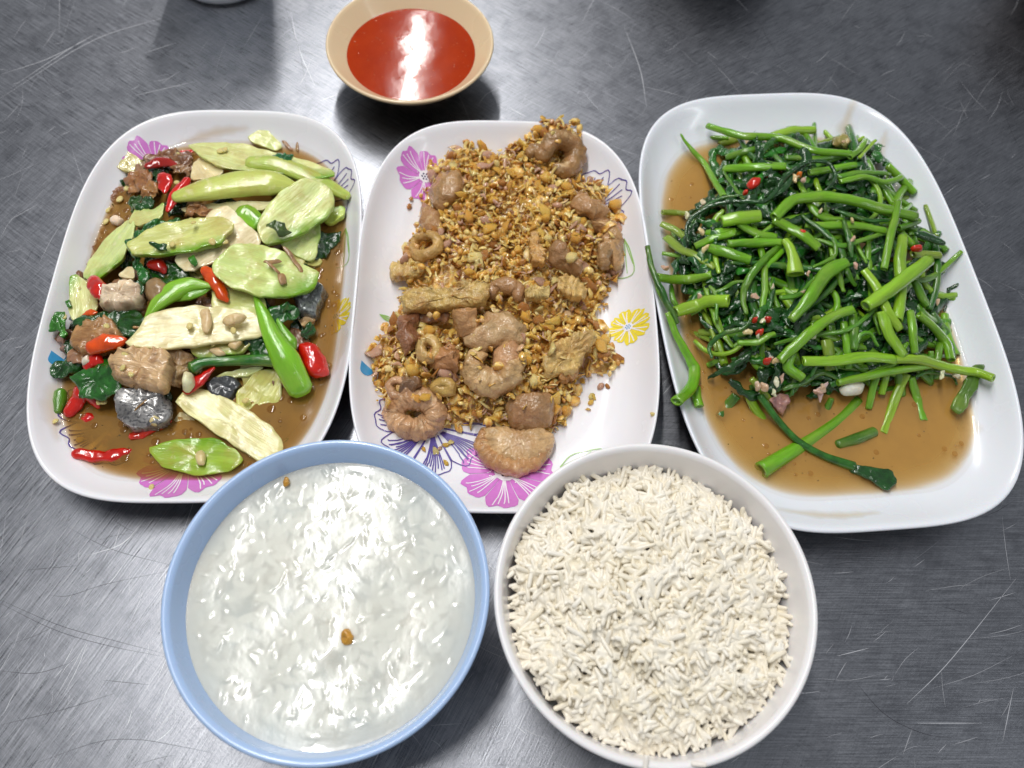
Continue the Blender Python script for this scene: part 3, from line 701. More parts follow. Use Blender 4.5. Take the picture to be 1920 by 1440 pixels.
# outline, height above the heap, thickness, colour, side of the green skin, bend, label
slices = [
 (c1([(1240, 212), (1340, 158), (1430, 235), (1380, 262)]), -.002, .0026, PALE, None, 0, 'pale stem slice poking up behind the long slice with chive'),
 (c1([(930, 252), (1060, 222), (1230, 218), (1480, 285), (1690, 360), (1704, 395), (1640, 415), (1480, 400), (1180, 390), (1080, 372)]), .001, .0034, PALE, D_(-80), -.001, 'long pale stem slice with chive on it, nearest the sauce dish'),
 (c1([(945, 350), (985, 290), (1060, 330), (1120, 385), (1040, 440), (950, 430)]), .001, .0026, CREAM, None, 0, 'cream stem piece beside the wet red chilies'),
 (c1([(890, 570), (1090, 545), (1370, 545), (1360, 590), (1100, 600), (930, 600)]), -.001, .003, CREAM, None, 0, 'cream slice mostly hidden beneath the bullet-shaped green stem'),
 (c1([(1300, 690), (1360, 590), (1440, 500), (1560, 432), (1690, 470), (1700, 540), (1660, 610), (1500, 715), (1340, 775)]), .004, .0042, PALE, D_(-50), -.002, 'oval pale slice with a scrap of herb and a seed on it'),
 (c1([(1640, 630), (1690, 580), (1770, 575), (1760, 620), (1680, 660)]), 0, .004, LIME, D_(90), 0, 'small green stem end by the printed leaf at the rim'),
 (c1([(1420, 790), (1500, 720), (1625, 645), (1630, 720), (1600, 830), (1570, 855)]), -.002, .0035, PALE, D_(20), 0, 'narrow pale slice tucked under the oval slice'),
 (c1([(348, 920), (410, 800), (500, 705), (610, 655), (650, 690), (620, 800), (590, 870), (470, 945), (390, 960)]), .001, .0036, PALE, D_(-60), -.001, 'broad pale slice leaning on the plate wall'),
 (c1([(300, 970), (340, 938), (400, 1000), (440, 1090), (400, 1160), (330, 1220), (290, 1150)]), .0, .0036, PALE, D_(170), 0, 'pale slice with green skin beside the cube of pink fish'),
 (c1([(605, 645), (640, 575), (690, 565), (730, 590), (800, 565), (790, 625), (730, 665), (650, 672)]), .002, .0035, PALE, D_(100), 0, 'small notched slice above the dark leaf strip'),
 (c1([(1040, 605), (1130, 575), (1200, 630), (1310, 725), (1290, 780), (1100, 850), (930, 915), (850, 850), (960, 760)]), .003, .0026, CREAM, None, .001, 'flat cream slab of stem under the green-skinned slice'),
 (c1([(608, 775), (700, 710), (830, 650), (1080, 618), (1165, 672), (1090, 770), (960, 805), (650, 842)]), .0075, .0042, lin(206, 214, 124), D_(-70), -.0015, 'pale slice with green skin below, two seeds on it'),
 (c1([(1088, 930), (1180, 800), (1340, 778), (1600, 880), (1600, 960), (1540, 1010), (1340, 1055), (1200, 1030), (1092, 985)]), .006, .0044, lin(210, 216, 132), D_(-50), -.002, 'large rounded slice carrying brown fish slivers'),
 (c1([(550, 945), (590, 895), (630, 900), (645, 960)]), .001, .003, CREAM, None, 0, 'small cream chip between the pink fish and the dark leaf'),
 (c1([(1060, 1010), (1200, 1000), (1330, 1050), (1350, 1160), (1200, 1180), (1070, 1130)]), .002, .003, lin(212, 216, 140), None, 0, 'pale slice behind the striped cream slice'),
 (c2([(935, 250), (1100, 215), (1285, 180), (1260, 240), (1190, 292), (1000, 326), (960, 300)]), .001, .003, YEL, D_(-80), 0, 'yellow green slice with garlic chips under the striped slice'),
 (c2([(620, 262), (680, 190), (732, 108), (860, 70), (1000, 50), (1250, 62), (1335, 140), (1290, 190), (1000, 240), (780, 275)]), .006, .0032, lin(226, 220, 158), None, -.0015, 'long striped cream slice with two pink garlic chips'),
 (c2([(1060, 430), (1150, 395), (1330, 370), (1290, 400), (1100, 440)]), 0, .002, PALE, None, 0, 'thin pale sliver below the knotted green stem'),
 (c2([(1190, 520), (1290, 420), (1420, 400), (1425, 520), (1345, 622), (1260, 620), (1190, 570)]), .001, .004, YEL, None, -.002, 'yellow slice half sunk in sauce by the onion stalk'),
 (c2([(810, 745), (850, 660), (890, 615), (960, 650), (950, 740), (900, 765)]), -.0005, .003, lin(222, 208, 150), None, 0, 'cream stub half sunk beside the straight red chili'),
 (c2([(880, 590), (905, 545), (950, 500), (1100, 530), (1250, 600), (1345, 665), (1425, 760), (1400, 850), (1310, 875), (1200, 800), (1090, 735), (960, 650)]), .003, .0042, lin(226, 220, 160), None, -.0015, 'large cream slab sloping down into the sauce'),
 (c2([(725, 805), (790, 780), (900, 765), (1080, 752), (1170, 810), (1215, 865), (1160, 915), (1040, 945), (900, 940), (790, 895)]), .0026, .003, lin(158, 184, 52), D_(90), -.0012, 'bright green slice floating in sauce with a garlic piece'),
]
for pts, off, th, col, rd, bd, lab in slices:
    bd = -.35*bd; th *= .85
    slab('vegetable_slice', pts, HL, off, th, M['slice'], col, lab, 'vegetable slice', rind=rd, bend=bd, rough=.0011, rfr=120, soft=1 if len(pts) > 5 else 2, zfix=(.0118 if 'floating' in lab else None), tilt=((0, .02) if 'floating' in lab else None))

def lpath(pts, off): return [HL.on(p[0], p[1], off+(p[2] if len(p) > 2 else 0)) for p in pts]
PXM = 1571/.44   # photo pixels per metre at this distance
GREEN, DGREEN, BRIGHT = lin(112, 170, 30), lin(40, 104, 30), lin(128, 190, 40)
# whole stems
tube('green_vegetable', lpath(c1([(855, 515), (1000, 480), (1200, 445), (1380, 440), (1525, 470)]), .007), [.0035, .0068, .0086, .0080, .0022], M['slice'], lin(196, 212, 104), 'thick bullet-shaped green stem with a long slanting cut', 'vegetable slice', sides=20, n=26, flat=.6)
tube('green_vegetable', lpath(c1([(1255, 330), (1400, 340), (1600, 415), (1780, 510)]), .004), [.0045, .0055, .0058, .0030], M['slice'], lin(188, 208, 92), 'green stem sloping down to the rim beneath the chive', 'vegetable slice', sides=18, n=24, flat=.6)
tube('green_vegetable', lpath(c1([(1215, 600), (1250, 620), (1310, 665)]), .002), [.006, .0065, .005], M['green'], BRIGHT, 'short bright green stem showing between two pale slices', 'vegetable slice', sides=14, flat=.7)
def stalk(parts, lab):
    root = empty('leafy_sprout', tuple(parts[0][0][0])); 
    for path, rad, col, fl in parts:
        o = tube('sprout_stem', path, rad, M['green'], col, '', '', sides=14, n=26, flat=fl, parent=root)
        o.location = o.location - root.location
    tag(root, lab, 'vegetable sprout')
stalk([(lpath(c1([(690, 1180), (760, 1090), (850, 1020), (940, 985), (1070, 995)]), .008), [.0008, .0042, .0062, .0044, .0006], BRIGHT, .6),
       (lpath(c1([(860, 1060), (930, 1040), (1000, 1020), (1060, 985)]), .007), [.002, .0035, .0025, .0005], GREEN, .5)], 'bright green folded sprout lying over the dark leaves')
stalk([(lpath(c2([(1285, -10), (1330, 90), (1380, 210), (1450, 330), (1530, 490)]), .007), [.0012, .0036, .005, .0074, .0066], BRIGHT, .75),
       (lpath(c2([(1400, 110), (1430, 160), (1480, 230), (1500, 270)]), .006), [.001, .002, .003, .0008], GREEN, .7)], 'onion stalk with a swollen pale end hanging toward the sauce')
tube('green_vegetable', lpath(c2([(950, 375), (1010, 345), (1150, 335), (1290, 330), (1390, 335)]), .004), [.0040, .0028, .0026, .0030, .0034], M['green'], DGREEN, 'thin dark green stem with a knotted end', 'vegetable stem', sides=10)
tube('green_chili', lpath(c2([(240, 500), (235, 550), (225, 610)]), .000), [.003, .0036, .002], M['green'], lin(84, 132, 30), 'green chili stub at the plate wall by the folded red chili', 'chili', sides=12)

RED, ORG, DRED = lin(206, 24, 8), lin(226, 84, 8), lin(160, 26, 14)
chilis = [  # path, half width in photo pixels, flatness, offset, colour, label
 (c1([(925, 420), (860, 500), (815, 590)]), 12, .6, .004, RED, 'long red chili beside the bullet-shaped green stem'),
 (c1([(790, 395), (800, 440), (800, 490)]), 15, .5, .002, RED, 'short curled red chili among the wet peels'),
 (c1([(700, 350), (780, 325), (870, 345)]), 11, .5, .001, DRED, 'wrinkled dark red chili nearest the pink printed flower'),
 (c1([(850, 285), (910, 272), (965, 268)]), 6, .5, -.001, RED, 'thin red chili sliver under the long slice with chive'),
 (c1([(410, 955), (440, 1010), (470, 1065)]), 16, .6, .004, RED, 'red chili cap above the cube of pink fish'),
 (c1([(720, 870), (770, 885), (800, 920)]), 13, .5, .002, DRED, 'dark red chili piece under the green-skinned slice'),
 (c1([(1010, 900), (1040, 930), (1080, 990), (1110, 1040), (1135, 1075)]), 13, .7, .006, ORG, 'tapering orange chili pointing at the green sprout'),
 (c2([(400, 265), (480, 240), (585, 225)]), 17, .75, .006, ORG, 'plump orange chili resting on brown fish'),
 (c2([(375, 365), (420, 330), (465, 340)]), 13, .6, .003, RED, 'red chili end between brown fish and crumpled leaves'),
 (c2([(280, 620), (330, 550), (360, 500), (445, 580)]), 15, .55, .002, RED, 'folded red chili with sharp creases in the sauce'),
 (c2([(365, 640), (400, 650), (430, 665)]), 11, .7, .0, RED, 'red chili ring floating below the folded chili'),
 (c2([(620, 745), (720, 700), (832, 655)]), 11, .6, .002, lin(206, 44, 10), 'straight red chili against the silver fish skin'),
 (c2([(315, 830), (450, 850), (560, 835), (632, 815)]), 12, .6, .0006, RED, 'long red chili lying alone in the open sauce'),
 (c2([(470, 775), (500, 745), (525, 715)]), 6, .5, -.0015, DRED, 'faint red chili strip sunk in the sauce'),
 (c2([(915, 500), (980, 440), (1065, 375)]), 11, .6, .004, lin(190, 20, 12), 'dark red chili beside the white garlic clove'),
 (c2([(1400, 655), (1440, 640), (1470, 630)]), 6, .5, -.001, DRED, 'tiny red chili scrap near the cream slab'),
 (c2([(365, 90), (400, 75), (435, 70)]), 6, .6, .004, ORG, 'small orange chili scrap on the dark leaves'),
]
for pts, w, fl, off, col, lab in chilis:
    r = w/PXM
    tube('red_chili', lpath(pts, off+r*fl*.6), [r*.75, r, r*1.05, r*.85, r*.35], M['chili'], col, lab, 'chili', sides=16, n=22, flat=fl, rough=.0008, rfr=200)
slab('red_chili', c2([(1515, 250), (1560, 228), (1620, 250), (1660, 320), (1675, 385), (1600, 408), (1560, 390)]), HL, .004, .0055, M['chili'], lin(208, 30, 12), 'broad glossy red chili piece at the rim by the onion stalk', 'chili', prof='dome', rough=.001, rfr=150)

FL, FB, SK = lin(220, 186, 140), lin(186, 140, 90), lin(160, 160, 160)
fish = [
 (c1([(450, 1080), (480, 990), (590, 975), (690, 1010), (680, 1100), (600, 1118), (500, 1112)]), .003, .011, 'flesh', lin(232, 206, 180), 'pinkish cube of fish flesh between two red chilies'),
 (c2([(290, 240), (330, 150), (430, 120), (530, 125), (570, 190), (560, 260), (420, 290), (340, 275)]), .002, .010, 'flesh', FB, 'brown fish chunk under the plump orange chili'),
 (c2([(520, 400), (525, 320), (600, 290), (720, 290), (825, 300), (830, 390), (790, 480), (680, 470), (560, 430)]), .004, .012, 'flesh', FL, 'largest layered fish chunk above the silver skin'),
 (c2([(840, 300), (900, 280), (960, 330), (950, 390), (890, 430), (850, 470), (830, 400)]), .002, .006, 'flesh', lin(176, 140, 100), 'torn brown fish scrap with a pale bone'),
 (c2([(545, 580), (590, 510), (680, 480), (780, 500), (825, 560), (810, 640), (720, 680), (620, 690), (565, 650)]), .003, .009, 'skin', SK, 'fish chunk with shiny speckled silver skin in the sauce'),
 (c2([(1030, 470), (1080, 440), (1180, 430), (1205, 480), (1130, 545), (1050, 530)]), .001, .006, 'skin', lin(84, 82, 88), 'dark skinned fish piece behind the cream slab'),
 (c1([(1500, 1060), (1540, 1000), (1610, 970), (1655, 1010), (1630, 1090), (1600, 1160), (1530, 1140)]), .002, .009, 'skin', lin(140, 138, 142), 'grey skinned fish piece under the large rounded slice'),
 (c2([(1520, 120), (1560, 90), (1600, 80), (1590, 130), (1550, 150)]), .002, .004, 'flesh', FL, 'small fish flake by the leaves near the rim'),
 (c2([(640, 170), (680, 140), (700, 190), (650, 230)]), .002, .006, 'flesh', FB, 'brown fish scrap under the green sprout'),
 (c2([(225, 220), (260, 200), (290, 260), (250, 290)]), .001, .006, 'flesh', lin(150, 124, 108), 'grey brown fish scrap at the plate wall under the bright frilly leaf'),
]
for pts, off, th, mt, col, lab in fish:
    o = slab('fish_chunk', pts, HL, off-.004, th, M[mt], col, lab, 'fish', prof='chunk', rough=.0017, rfr=190, n=80, soft=1, layers=(1300, .0008) if mt == 'flesh' else None)
tube('fish_bone', lpath(c2([(700, 545), (640, 600), (600, 660)]), .011), [.0004, .0006, .0004], M['pale'], lin(150, 112, 70), 'thin brown bone lying across the silver skin', 'bone', sides=6)

LG = lin(22, 70, 16); LG2 = lin(50, 116, 24)
leaves = [
 (c1([(640, 560), (700, 500), (750, 520), (740, 570), (680, 585)]), .002, LG, 'small dark leaf beside the long red chili'),
 (c1([(630, 720), (720, 650), (860, 620), (850, 660), (720, 700), (650, 760)]), .004, lin(28, 92, 24), 'dark leaf strip running along the green-skinned slice'),
 (c1([(605, 760), (650, 760), (660, 850), (715, 930), (690, 975), (640, 950)]), .003, lin(24, 96, 26), 'smooth folded green leaf hanging past the slice end'),
 (c1([(720, 870), (820, 840), (930, 930), (910, 1000), (820, 1010), (740, 960)]), .001, LG, 'dark leaf in the gap under the cream slab'),
 (c2([(310, 130), (380, 85), (520, 70), (650, 80), (690, 150), (600, 200), (480, 140), (360, 140)]), .002, LG, 'wide dark leaf cluster behind the brown fish'),
 (c2([(180, 160), (215, 80), (260, 70), (290, 140), (285, 200), (230, 175)]), .004, LG2, 'bright frilly leaf sticking out at the plate wall'),
 (c2([(300, 430), (350, 390), (500, 345), (560, 420), (560, 500), (440, 530), (340, 510)]), .004, lin(30, 92, 22), 'crumpled green leaf below the largest fish chunk'),
 (c2([(205, 370), (240, 320), (330, 330), (340, 380), (280, 420), (220, 410)]), .001, LG, 'dark leaf beside the blue printed leaf'),
 (c2([(250, 250), (300, 260), (350, 300), (320, 330), (260, 300)]), .001, LG, 'dark leaf scrap under the brown fish chunk'),
 (c2([(1370, 70), (1440, 30), (1520, 50), (1490, 120), (1400, 140)]), .004, lin(26, 84, 20), 'crinkled leaf beside the top of the onion stalk'),
 (c2([(1530, 170), (1590, 130), (1620, 170), (1570, 210)]), .002, LG, 'dark leaf tip above the broad red chili'),
 (c2([(1230, 230), (1320, 180), (1390, 250), (1380, 310), (1270, 300)]), .001, LG, 'dark leaf behind the onion stalk'),
 (c1([(1590, 850), (1620, 700), (1700, 720), (1740, 700), (1720, 760), (1650, 830)]), -.001, lin(18, 58, 16), 'dark leaf by the green printed leaf at the rim'),
 (c1([(1380, 290), (1420, 275), (1475, 285), (1470, 325), (1400, 320)]), .006, lin(24, 92, 44), 'short chive tube on the long slice with chive'),
 (c1([(730, 770), (760, 755), (825, 785), (800, 805)]), .012, LG, 'narrow herb scrap on the green-skinned slice'),
 (c1([(930, 845), (955, 825), (980, 880), (960, 895)]), .007, LG2, 'herb scrap on the cream slab'),
 (c1([(1345, 685), (1430, 650), (1450, 690), (1400, 700)]), .009, lin(60, 80, 30), 'olive herb scrap on the oval slice'),
 (c1([(630, 1010), (660, 970), (690, 1000), (670, 1040)]), .008, LG, 'little green leaf standing on the pink fish'),
 (c1([(265, 1075), (290, 1060), (300, 1100), (270, 1115)]), .003, LG2, 'green leaf crumb at the edge of the plate wall'),
 (c1([(600, 520), (660, 500), (670, 560), (620, 590)]), -.002, lin(40, 76, 20), 'sunken dark leaf near the pink printed flower'),
]
for pts, off, col, lab in leaves:
    big = abs(pts[0][0]-pts[len(pts)//2][0]) > 22
    slab('leafy_herb', pts, HL, off+.001, .0012 if not big else .002, M['leaf'], col, lab, 'leaf', prof='leaf', rough=.0030 if big else .0016, rfr=150, n=72 if big else 24, grow=1.15)

bits = [  # small pale pieces: outline, offset, label
 (c1([(495, 620), (540, 605), (585, 640), (550, 662), (505, 645)]), .001, 'white garlic piece in sauce near the plate wall', .003),
 (c1([(690, 960), (760, 935), (830, 1000), (800, 1060), (730, 1085), (690, 1030)]), .005, 'yellowish garlic clove beside the pink fish', .006),
 (c2([(985, 60), (1040, 50), (1050, 110), (1030, 180), (1000, 170)]), .010, 'upright garlic chip on the striped slice', .002),
 (c2([(1100, 110), (1180, 70), (1235, 85), (1210, 120), (1130, 145)]), .010, 'pink garlic chip on the striped slice', .003),
 (c2([(1130, 250), (1170, 220), (1220, 230), (1180, 270)]), .005, 'tan garlic chip on the yellow green slice', .0022),
 (c2([(1030, 275), (1090, 260), (1130, 295), (1080, 305)]), .005, 'flat garlic shaving on the yellow green slice', .0015),
 (c2([(885, 440), (910, 395), (950, 400), (950, 450), (910, 485), (888, 475)]), .006, 'white garlic clove beside the dark red chili', .005),
 (c2([(520, 420), (580, 405), (640, 440), (620, 475), (560, 450)]), .007, 'pale garlic shaving below the largest fish chunk', .002),
 (c2([(955, 830), (990, 805), (1020, 840), (1010, 890), (975, 895)]), None, 'tan garlic piece on the bright green slice', .0022),
 (c2([(290, 810), (330, 730), (405, 740), (360, 790)]), -.002, 'sunken cream shaving beside the long red chili', .002),
 (c2([(700, 650), (740, 620), (780, 640), (750, 675), (710, 670)]), .009, 'pinkish garlic crumb at the silver skin edge', .003),
 (c1([(1320, 870), (1400, 840), (1430, 850), (1380, 875)]), .013, 'brown fish sliver on the large rounded slice', .001),
 (c1([(1400, 930), (1440, 920), (1455, 970), (1420, 985)]), .013, 'brown fish scrap on the large rounded slice', .0015),
 (c1([(1330, 860), (1350, 855), (1420, 910), (1405, 920)]), .0135, 'slanting fish sliver on the large rounded slice', .001),
 (c1([(1430, 790), (1460, 790), (1545, 900), (1530, 915)]), .012, 'long translucent fin ray on the large rounded slice', .0008),
 (c1([(1420, 205), (1450, 210), (1490, 260), (1460, 255)]), .0, 'grey fin tip at the plate wall behind the longest slice', .0008),
 (c1([(1495, 250), (1520, 195), (1515, 265)]), .0, 'pointed grey fin beside the long slice with chive', .0008),
 (c2([(350, 320), (390, 300), (395, 340), (350, 350)]), .006, 'white garlic crumb by the red chili end', .002),
]
for pts, off, lab, th in bits:
    fishy = 'fin' in lab or 'fish' in lab
    slab('garlic_piece' if not fishy else 'fish_sliver', pts, HL, off if off is not None else 0, th, M['pale'], lin(150, 118, 84) if fishy else (lin(238, 226, 196) if 'white' in lab else lin(222, 196, 146)), lab, 'garlic' if not fishy else 'fish', prof='dome', rough=.0005, n=22, zfix=(.0150 if off is None else None))
for pts, col, lab in ((c1([(570, 400), (640, 360), (740, 400), (720, 470), (620, 480)]), lin(150, 98, 56), 'soaked brown onion peel nearest the pink printed flower'), (c1([(700, 300), (800, 270), (930, 270), (900, 320), (780, 330)]), lin(120, 74, 44), 'soaked brown onion peel under the long slice with chive'),
                      (c1([(840, 300), (900, 290), (950, 330), (930, 400), (860, 380)]), lin(110, 70, 40), 'dark soaked peel beside the cream stem piece'), (c1([(660, 480), (740, 430), (770, 490), (700, 540)]), lin(160, 108, 60), 'crumpled soaked peel by the short curled chili'), (c1([(900, 570), (1000, 560), (1090, 590), (980, 620)]), lin(168, 122, 84), 'soaked peel strip under the bullet-shaped stem'),
                      (c2([(300, 290), (370, 300), (360, 350), (300, 340)]), lin(150, 112, 88), 'soaked peel scrap below the brown fish chunk'), (c2([(780, 270), (870, 260), (900, 300), (820, 320)]), lin(132, 92, 60), 'soaked peel scrap beneath the striped slice')):
    slab('onion_peel', pts, HL, .001, .0014, M['pale'], col, lab, 'onion', prof='leaf', rough=.0032, rfr=210, n=48, grow=1.2)
seedpts = c1([(485, 650, .002), (840, 772, .0125), (1055, 757, .0125), (1120, 757, .0075), (1138, 865, .009), (1148, 938, .012), (1450, 695, .0095), (870, 290, .001), (725, 305, 0), (745, 480, 0), (660, 440, 0), (865, 440, .002), (955, 655, .0125), (1120, 265, .006), (1100, 270, .006), (340, 1010, .004), (940, 640, .004), (600, 470, 0), (500, 590, 0), (560, 530, 0), (1690, 400, .002)]) + \
    c2([(488, 150, .013), (935, 150, .010), (455, 552, .004), (575, 375, .014), (215, 660, .001), (500, 675, .0), (590, 305, .012), (1235, 550, .006), (1110, 815, .001), (470, 555, .004), (620, 410, .014), (260, 100, .006), (345, 760, 0), (730, 1015, 0), (540, 720, 0), (1170, 175, .011), (1060, 250, .005)])
seedmesh = None
for x, y, off in seedpts:
    p = HL.on(x, y, off)
    if seedmesh is None:
        vs, fs = [], []; N = 12
        for k, (s, h) in enumerate(((.7, -.25), (1, 0), (.85, .22), (.45, .32))): vs += [(s*math.cos(6.2832*i/N)*(1.15 if i < 6 else 1), s*math.sin(6.2832*i/N), h) for i in range(N)]
        for k in range(3):
            for i in range(N): j = (i+1) % N; fs.append((k*N+i, k*N+j, k*N+N+j, k*N+N+i))
        fs.append(tuple(3*N+i for i in range(N))); fs.append(tuple(range(N-1, -1, -1)))
        s = link('chili_seed', vs, fs, M['pale'], tuple(p), color=lin(232, 214, 140), attrs={'lc': vs}); seedmesh = s
    else:
        s = seedmesh.copy(); COL.objects.link(s); s.location = p
    s.location.z += .0006; k = random.uniform(.0015, .0023); s.scale = (k, k*random.uniform(.75, 1), k); s.rotation_euler = (random.gauss(0, .2), random.gauss(0, .2), random.uniform(0, 6))
    tag(s, 'tiny flat pale chili seed scattered over the fish plate', 'seed', 'chili seeds on the fish plate')
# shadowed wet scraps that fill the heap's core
for i in range(95):
    for _ in range(30):
        x, y = random.uniform(120, 620), random.uniform(290, 760); w = at(x, y, .018)
        if poly_dist(w.x, w.y, HL.poly) > .003: break
    L = random.uniform(28, 62); a0 = random.uniform(0, 6.28)
    pts = [(x+L*.5*math.cos(a0)*math.cos(t)-L*.28*math.sin(a0)*math.sin(t), y+L*.5*math.sin(a0)*math.cos(t)+L*.28*math.cos(a0)*math.sin(t)) for t in [6.283*k/8+random.uniform(-.2, .2) for k in range(8)]]
    kind = random.random()
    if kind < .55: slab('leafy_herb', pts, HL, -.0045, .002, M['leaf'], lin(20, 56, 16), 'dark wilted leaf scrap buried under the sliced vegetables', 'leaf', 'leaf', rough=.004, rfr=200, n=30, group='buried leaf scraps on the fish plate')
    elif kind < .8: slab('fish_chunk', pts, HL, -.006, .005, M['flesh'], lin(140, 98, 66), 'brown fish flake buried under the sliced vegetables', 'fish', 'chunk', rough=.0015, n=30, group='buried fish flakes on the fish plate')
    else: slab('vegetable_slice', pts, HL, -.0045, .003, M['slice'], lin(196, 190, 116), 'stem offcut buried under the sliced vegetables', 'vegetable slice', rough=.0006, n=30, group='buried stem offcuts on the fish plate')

# ------------------------------------------------------------------ rice porridge
def porridge():
    N = 340; R = .0600; g = np.linspace(-R, R, N); X, Y = np.meshgrid(g, g); Z = np.zeros_like(X)
    st = g[1]-g[0]
    for i in range(1500):
        a = rng.uniform(0, 2*np.pi); r = R*np.sqrt(rng.uniform())*.97; cx, cy = r*np.cos(a), r*np.sin(a); t = rng.uniform(0, np.pi)
        L, W, H = rng.uniform(.0020, .0038), rng.uniform(.0009, .0015), rng.uniform(.00005, .00038)*(1 if r < .9*R else .5)
        i0, i1 = max(0, int((cx-.008+R)/st)), min(N, int((cx+.008+R)/st)+1); j0, j1 = max(0, int((cy-.008+R)/st)), min(N, int((cy+.008+R)/st)+1)
        x, y = X[j0:j1, i0:i1]-cx, Y[j0:j1, i0:i1]-cy; u = x*np.cos(t)+y*np.sin(t); v = -x*np.sin(t)+y*np.cos(t)+8*u*u*rng.uniform(-1, 1)*3
        q = np.clip(1-(u/L)**2*.5-(v/W)**2*.5, 0, 1); b = H*np.sqrt(q)
        Z[j0:j1, i0:i1] = np.maximum(Z[j0:j1, i0:i1]*.93, 0)+0 if False else np.maximum(Z[j0:j1, i0:i1], b+rng.uniform(-.0003, .0003)*(q > 0))
    for _ in range(3): Z[1:-1, 1:-1] = (Z[1:-1, 1:-1]*2+Z[:-2, 1:-1]+Z[2:, 1:-1]+Z[1:-1, :-2]+Z[1:-1, 2:])/6
    rr = np.hypot(X, Y); fade = np.clip((.0580-rr)/.010, 0, 1)
    GRAIN = np.clip(Z/Z.max()*1.5, 0, 1)*fade
    Z = Z*.12*fade
    for k in range(70):
        a = rng.uniform(0, 6.28); r = R*np.sqrt(rng.uniform()); s = rng.uniform(.0035, .010)
        Z += fade*rng.uniform(-.0005, .0005)*np.exp(-((X-r*np.cos(a))**2+(Y-r*np.sin(a))**2)/(2*s*s))
    for k in range(260):   # grains that break the surface
        a = rng.uniform(0, 6.28); r = R*.95*np.sqrt(rng.uniform()); t = rng.uniform(0, 3.14); x, y = X-r*np.cos(a), Y-r*np.sin(a); u = x*np.cos(t)+y*np.sin(t); v = -x*np.sin(t)+y*np.cos(t)
        Z += rng.uniform(.00005, .00026)*np.exp(-(u/rng.uniform(.0012, .0024))**2-(v/rng.uniform(.0006, .0010))**2)*np.clip((.0590-rr)/.004, 0, 1)
    Z += .0006*np.clip(1-(rr/.055)**2, 0, 1)
    idx = -np.ones((N, N), int); keep = rr <= R; idx[keep] = np.arange(keep.sum())
    vs = np.stack([X[keep], Y[keep], Z[keep]], 1)
    q = np.stack([idx[:-1, :-1], idx[:-1, 1:], idx[1:, 1:], idx[1:, :-1]], -1).reshape(-1, 4); q = q[(q >= 0).all(1)]
    return tag(link('rice_porridge', vs, q.tolist(), M['congee'], CB+(.0496,), attrs={'grain': GRAIN[keep]}), 'glossy white rice porridge filling the light blue bowl', 'porridge')
porridge()
for (x, y, sx, lab) in ((651, 1193, 26, 'larger golden garlic crumb floating mid porridge'), (537, 902, 15, 'tiny golden garlic crumb floating at the porridge edge')):
    pts = [(x+sx*.5*math.cos(t)*random.uniform(.75, 1.1), y+sx*.62*math.sin(t)*random.uniform(.75, 1.1)) for t in [6.283*k/8 for k in range(8)]]
    slab('garlic_crumb', pts, None, 0, .0022, M['garlic'], lin(206, 150, 52), lab, 'garlic', 'dome', zfix=.0506, tilt=(0, 0), rough=.0008, rfr=400, n=20)

# ------------------------------------------------------------------ steamed rice
def grain_mesh(L, W, bend, sides=8):
    prof = [(0, .3), (.03, .68), (.12, .92), (.35, 1), (.65, 1), (.88, .9), (.97, .66), (1, .3)]
    vs, fs = [], []
    for t, w in prof:
        for k in range(sides):
            a = 6.28319*k/sides; vs.append(((t-.5)*L, math.cos(a)*w*W/2, math.sin(a)*w*W/2*.85+bend*(1-(2*t-1)**2)*L))
    n = len(prof)
    for i in range(n-1):
        for k in range(sides): j = (k+1) % sides; fs.append((i*sides+k, i*sides+j, i*sides+sides+j, i*sides+sides+k))
    fs.append(tuple(range(sides-1, -1, -1))); fs.append(tuple((n-1)*sides+k for k in range(sides)))
    return np.array(vs), fs
GR = [grain_mesh(random.uniform(.0074, .0106), random.uniform(.0020, .0025), random.uniform(-.09, .12)) for _ in range(10)]
def rice_z(x, y):
    dx, dy = x+.0020, y+.0025; r = math.hypot(dx, dy)/.0615
    z = .0485+.0155*max(0, 1-r**2.4)+.0050*mn.noise(Vector((x*45, y*45, 1)))+.0038*mn.noise(Vector((x*110, y*110, 4)))
    return z
def rot_matrix(e): return np.array(Matrix.Rotation(e[2], 3, 'Z') @ Matrix.Rotation(e[1], 3, 'Y') @ Matrix.Rotation(e[0], 3, 'X'))
grains = []
while len(grains) < 3900:
    a = random.uniform(0, 6.2832); r = .0605*math.sqrt(random.random()); x, y = r*math.cos(a), r*math.sin(a)
    z = rice_z(x, y); lay = random.random()
    z += (-.0042+.0042*lay)
    if math.hypot(x, y) > np.interp(z, [.038, .0495, .0588], [.0550, .0592, .0616])-.0014-.0022*max(0, mn.noise(Vector((x*60, y*60, 12)))+.15*math.sin(a)): continue
    clump = mn.noise(Vector((x*70, y*70, 8)))
    grains.append((x, y, z, random.gauss(0, .3), random.gauss(0, .28), clump*5+random.gauss(0, .9), random.randrange(10), random.uniform(.85, 1.12), lay))
grains.sort(key=lambda g: -(g[8]+g[7]*.6))
gm = []
for i, (v, f) in enumerate(GR):
    me = bpy.data.meshes.new('rice_grain'); me.from_pydata([tuple(p) for p in v], [], f); me.polygons.foreach_set('use_smooth', [True]*len(me.polygons)); me.materials.append(M['rice']); gm.append(me)
vs, fs, tn = [], [], []; off = 0; lv, lf, lo = [], [], 0
